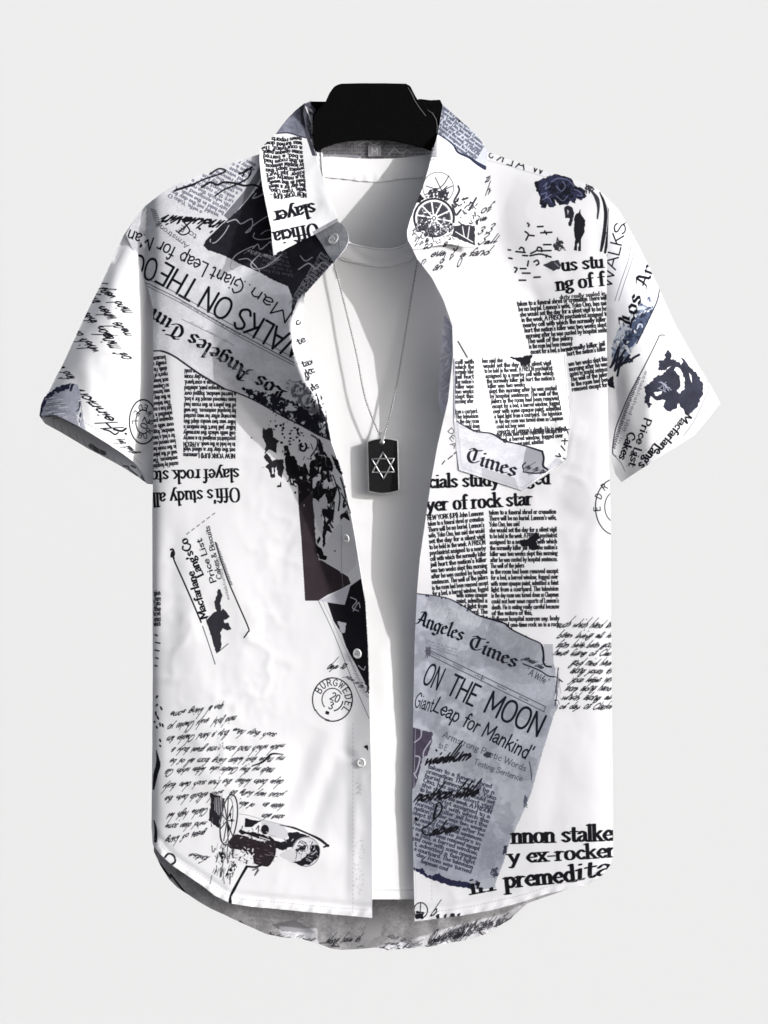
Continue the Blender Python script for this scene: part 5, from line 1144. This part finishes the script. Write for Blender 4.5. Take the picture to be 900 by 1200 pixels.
cloth('collar_stand', [(357, 120), (364, 117), (378, 121), (370, 128), (366, 136), (366.5, 146), (368, 160), (371, 178), (374, 196), (368, 186), (360, 160), (355, 130)], stand_in, M_TRIM, shirt, 3.5, 1.2)

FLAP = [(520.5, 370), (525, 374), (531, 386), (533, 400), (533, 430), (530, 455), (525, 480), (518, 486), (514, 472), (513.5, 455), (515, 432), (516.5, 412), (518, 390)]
cloth('front_facing', FLAP, lambda x, y: right_front(np.maximum(x, np.interp(y, ER_Y, ER_X)), y) - 3.5 - (532 - x) * .5, M_TRIM, shirt, 3.5, .8, label='lavender grey underside of the turned front edge, print and shade in one colour')

# chest pocket
PK = [(532, 421), (560, 419), (600, 416.5), (662, 413), (663.5, 430), (665, 450), (669, 484), (667, 515), (663, 541), (640, 557), (612.5, 575), (575, 563), (538, 551), (534, 522), (532, 494)]
def pocket_d(x, y):
    top = 417 + (x - 532) * -.06
    return right_front(x, y) + 3.0 + 4.0 * np.exp(-((y - top) / 9.0) ** 2) * np.sin(np.clip((x - 532) / 130, 0, 1) * math.pi) + wob(x, y, 30, 51, 1.2) + crumple(x, y, 43, 1.4) + fold(x, y, 652, 425, 660, 530, 5, 2.5) - 2.2 * np.exp(-(np.abs(x - 534) / 3.0) ** 2) - 2.2 * np.exp(-(np.abs(x - 667) / 3.0) ** 2)
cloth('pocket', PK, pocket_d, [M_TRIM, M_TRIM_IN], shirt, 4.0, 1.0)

# size label in the back neck, and buttons
def label_mesh():
    bm = bmesh.new(); uvl = bm.loops.layers.uv.new('cloth')
    P = [(431.5, 169, 10, 10), (446.5, 169, 60, 10), (446.5, 181.5, 60, 52), (431.5, 181.5, 10, 52)]
    d = -27.0
    vs = [bm.verts.new(W3(p[0], p[1], d)) for p in P] ; f = bm.faces.new(vs[::-1])
    if f.normal.y > 0: f.normal_flip()
    bm.normal_update()
    for l in f.loops:
        i = vs.index(l.vert); l[uvl].uv = (P[i][2] / 900, 1 - P[i][3] / 1200)
    me = bpy.data.meshes.new('label'); bm.to_mesh(me); bm.free(); return me
sl_o = put('size_label', label_mesh(), M_TRIM, shirt, 'small grey woven label lettered M')
s = sl_o.modifiers.new('thickness', 'SOLIDIFY'); s.thickness = .0008; s.offset = 1

def button(x, y, dfun, r=5.2, mat=None, rot=0):
    mat = mat or M_BUTTON
    d0 = float(dfun(np.array([x]), np.array([y]))[0]); e = 3.0
    dx = float((dfun(np.array([x + e]), np.array([y])) - dfun(np.array([x - e]), np.array([y])))[0]) / (2 * e); dy = float((dfun(np.array([x]), np.array([y + e])) - dfun(np.array([x]), np.array([y - e])))[0]) / (2 * e)
    nrm = Vector((-dx, -1, dy)).normalized()
    bm = bmesh.new(); prof = [(0, .9), (.58, .9), (.66, 1.25), (.8, 1.5), (.93, 1.3), (1, .8), (.97, .1), (.6, 0), (0, 0)]
    seg = 28; rings = []
    for (rr, h) in prof:
        rings.append([bm.verts.new((rr * r * math.cos(2 * math.pi * k / seg) / 1000, rr * r * math.sin(2 * math.pi * k / seg) / 1000, h / 1000)) for k in range(seg)] if rr > 0 else [bm.verts.new((0, 0, h / 1000))])
    for a, b in zip(rings, rings[1:]):
        for k in range(seg):
            if len(a) == 1: bm.faces.new((a[0], b[k], b[(k + 1) % seg]))
            elif len(b) == 1: bm.faces.new((a[k], b[0], a[(k + 1) % seg]))
            else: bm.faces.new((a[k], b[k], b[(k + 1) % seg], a[(k + 1) % seg]))
    R = nrm.to_track_quat('Z', 'Y').to_matrix().to_4x4(); T = Matrix.Translation(W3(x, y, d0 + 1.2)) @ R @ Matrix.Rotation(math.radians(rot), 4, 'Z')
    bm.transform(T); o = put('button', finish(bm), mat, shirt)
    bm = bmesh.new()
    for sx in (-1, 1):
        g = bmesh.ops.create_cube(bm, size=1, matrix=Matrix.Translation((sx * r * .2 / 1000, 0, .00125)) @ Matrix.Diagonal((.0007, r * .5 / 1000, .0006, 1)))
    bm.transform(T); t = put('thread', finish(bm, False), M_THREAD, None)
    t.parent = o; t.matrix_parent_inverse = Matrix.Identity(4); t.location = (0, 0, 0)
    return o
button(391, 281, lambda x, y: tab_d(x, y) + .6, 7.6, M_BUTTON_GREY, 20)
button(419, 766, left_front, 6.0, None, 10); button(423.5, 894, left_front, 5.6, None, 0); button(406, 631, left_front, 5.2, None, 5)

# ------------------------------------------------------------------ the tee underneath
tee = empty('tee_shirt', W3(447, 1054, 0), 'plain white crew neck tee showing in the opening of the printed shirt', 'T-shirt')
NECK = [(377, 178), (379, 205), (385, 235), (393, 262), (405, 281), (420, 287), (440, 290.5), (457, 291), (474, 286.5), (486, 272), (495, 245), (503, 205), (506, 178)]
def teed0(x, y): return float(tee_front(np.array([x], float), np.array([y], float))[0])
T_SIDE_R = [(530, 181), (560, 190), (610, 206), (640, 222), (655, 260), (662, 340), (664, 700), (664, 1030)]
T_SIDE_L = [(230, 1030), (231, 700), (232, 340), (240, 270), (255, 225), (290, 206), (330, 190), (355, 181)]
cloth('front_body', NECK + T_SIDE_R + [(640, 1048), (560, 1054.5), (447, 1054.5), (340, 1054), (260, 1048)] + T_SIDE_L, tee_front, M_TEE, tee, 6.0, .9)
def off_neck(k):
    return [(447 + (x - 447) * (1 + k / 95.0), 178 + (y - 178) * (1 + k / 112.0) + 0) for x, y in NECK]
BAND = NECK + off_neck(20)[::-1]
cloth('neckband', BAND, lambda x, y: tee_front(x, y) + 1.6 - 1.6 * np.exp(-(((np.abs(x - 447) / 62) ** 2 + ((y - 178) / 112) ** 2) ** .5 - 1.17) ** 2 / .0016), M_TEE_RIB, tee, 4.0, 1.4)
seam = off_neck(21); put('neck_seam', finish(tube_path([W3(x, y, teed0(x, y) + 2.0) for x, y in catmull(seam, n=6)], .0007, 6)), M_TEE_RIB, tee)
put('hem_seam', finish(tube_path([W3(x, 1043, teed0(x, 1043) + .5) for x in range(280, 620, 8)], .0005, 6)), M_TEE_RIB, tee)
edge_ = off_neck(.6); put('neck_edge', finish(tube_path([W3(x, y, teed0(x, y) + 1.6) for x, y in catmull(edge_, n=6)], .0011, 6)), M_TEE_RIB, tee)
TOPB = [(366, 184), (372, 182.5), (390, 182), (410, 183.5), (432, 185), (455, 184.5), (475, 183), (495, 180.5), (508, 178.5)]
cloth('back_body', TOPB + [(530, 181), (560, 190), (610, 206), (640, 222), (660, 300), (668, 700), (666, 1030), (640, 1047), (447, 1052), (260, 1047), (228, 1030), (228, 700), (234, 300), (255, 225), (290, 206), (330, 190)], tee_back, M_TEE, tee, 7.0, .9)
cloth('neck_tape', [(372, 183), (390, 182.6), (410, 184), (432, 185.5), (455, 185), (475, 183.6), (495, 181), (507, 179), (506, 204), (490, 207), (470, 208), (455, 211), (440, 212), (420, 210.5), (400, 208), (376, 206)], lambda x, y: tee_back(x, y) + 2.2 + .9 * np.sin(x * .5) * np.exp(-((y - 209) / 4.0) ** 2), M_TEE_RIB, tee, 3.5, 1.2)

# ------------------------------------------------------------------ black display hanger in the neck
hanger = empty('display_hanger', W3(447, 178, 0), 'flat black felt hanger neck standing up out of the shirt collar', 'hanger')
NB = [(395, 98.5), (400, 97), (420, 96.5), (450, 96.5), (476, 97), (481, 100), (484.5, 107), (489, 115.5), (497, 117.5), (502, 128), (511, 138), (513, 150), (510, 165), (508, 177), (495, 172), (480, 168.5), (465, 165), (450, 163), (424, 163), (408, 164.5), (393, 167.5), (380, 172), (369, 178), (366.5, 160), (366, 145), (368, 134), (374, 126), (381, 119), (386, 108), (391, 101)]
put('neck_block', finish(slab(NB, -12, 6, 1.2, step=4), False), M_FELT, hanger)
ARM_L = [(360, 121), (366, 117.5), (402, 118), (400, 145), (376, 152), (366, 162), (363, 188), (310, 222), (250, 244), (240, 234), (300, 206), (350, 178)]
ARM_R = [(478, 118), (492, 114.5), (505, 116), (516, 115.5), (519, 122), (516, 139), (513, 156), (513, 184), (600, 215), (650, 235), (640, 246), (560, 225), (511, 198), (509, 176), (500, 162), (478, 150)]
for arm in (ARM_L, ARM_R): put('shoulder_arm', finish(slab(arm, -19, -11, .8, step=5), False), M_FELT, hanger)
bm = tube_path([W3(x, y, 6.4) for x, y in ((478, 101.5), (482, 108), (486, 117), (492, 126), (499, 135))], .0006); put('edge_piping', finish(bm), M_PIPING, hanger)
bm = tube_path([W3(x, y, 6.6) for x, y in ((501, 128), (507, 132), (511, 139), (512.5, 147), (512, 155))], .0006); put('edge_piping', finish(bm), M_PIPING, hanger)

# ------------------------------------------------------------------ necklace
neck = empty('pendant_necklace', W3(449, 578, 30), 'ball chain necklace with a black dog tag pendant hanging in front of the tee', 'necklace')
def teed(x, y): return float(tee_front(np.array([x], float), np.array([y], float))[0])
def bead_chain(pts):
    P = catmull(pts, n=8); Dp = np.array([p for p in P]); s = np.r_[0, np.cumsum(np.sqrt((np.diff(Dp, axis=0) ** 2).sum(1)))]
    bm = bmesh.new(); t = 0
    tmpl = bmesh.new(); bmesh.ops.create_icosphere(tmpl, subdivisions=1, radius=.0015); tv = [v.co.copy() for v in tmpl.verts]; tf = [[v.index for v in f.verts] for f in tmpl.faces]; tmpl.free()
    while t < s[-1]:
        c = W3(*[np.interp(t, s, Dp[:, k]) for k in range(3)])
        vs = [bm.verts.new(c + q) for q in tv]
        for f in tf: bm.faces.new([vs[i] for i in f])
        t += 3.0
    core = tube_path([W3(*p) for p in Dp], .0004, 5); cm = bpy.data.meshes.new('tmp'); core.to_mesh(cm); core.free(); bm.from_mesh(cm); bpy.data.meshes.remove(cm)
    return finish(bm)
CH_L = [(372, 236, 8), (384, 280, 20), (392.5, 312.5, 30), (404, 358, 33), (418, 416, 36), (427.6, 465, 37), (442, 503, 38), (446.5, 508, 38)]
CH_R = [(506, 236, 8), (495, 280, 20), (488.7, 309, 30), (476.5, 382, 34), (466.7, 441, 36), (459, 478, 37), (453, 501, 38), (449.5, 508, 38)]
put('chain', bead_chain(CH_L), M_STEEL_DK, neck); put('chain', bead_chain(CH_R), M_STEEL_DK, neck)
def tag_pt(u, v):       # tag's own frame, slightly turned; u to the right, v down from its centre
    a = math.radians(-1.4); return (449 + u * math.cos(a) - v * math.sin(a), 546 + u * math.sin(a) + v * math.cos(a))
def tag_outline(w, h, bow, n=10):
    top = [(-w + 2 * w * i / n, -h - bow * (1 - (2 * i / n - 1) ** 2)) for i in range(n + 1)]
    return [tag_pt(*p) for p in top + [(-x, -y) for x, y in top]]
put('rim', finish(slab(tag_outline(18.2, 29.5, 3.2), 34.0, 37.0, .5), False), M_STEEL_RIM, neck)
put('face', finish(slab(tag_outline(17.1, 28.6, 3.1), 36.9, 37.5, .1), False), M_ENAMEL, neck)
bm = bmesh.new()
for k in range(2):
    tri = [tag_pt(15.2 * math.cos(math.radians(a + 60 * k)) , -.5 + 15.8 * math.sin(math.radians(a + 60 * k))) for a in (-90, 30, 150)]
    t = tube_path([W3(x, y, 38.0) for x, y in [(tri[i][0] + (tri[(i + 1) % 3][0] - tri[i][0]) * j / 6, tri[i][1] + (tri[(i + 1) % 3][1] - tri[i][1]) * j / 6) for i in range(3) for j in range(6)]], .0011, 6, True)
    m_ = bpy.data.meshes.new('tmp'); t.to_mesh(m_); t.free(); bm.from_mesh(m_); bpy.data.meshes.remove(m_)
put('star_emblem', finish(bm), M_STEEL_DK, neck, 'six pointed star of two raised steel triangles')
def ring(cx, cy, d, R, r, flat=1.0):
    return tube_path([W3(cx + R * math.cos(a), cy + R * flat * math.sin(a), d) for a in np.linspace(0, 2 * math.pi, 18, endpoint=False)], r / 1000, 8, True)
bm = bmesh.new(); bmesh.ops.create_uvsphere(bm, u_segments=14, v_segments=8, radius=.0032, matrix=Matrix.Translation(W3(*tag_pt(-.6, -27.6), 37.4)) @ Matrix.Diagonal((1, .4, 1, 1))); put('rivet', finish(bm), M_STEEL, neck)
bail = slab([(443.6, 507), (452.4, 506.5), (450.6, 512), (449.4, 519), (446.6, 519), (445.4, 512)], 37.4, 39.4, .5); put('bail', finish(bail, False), M_STEEL_DK, neck)
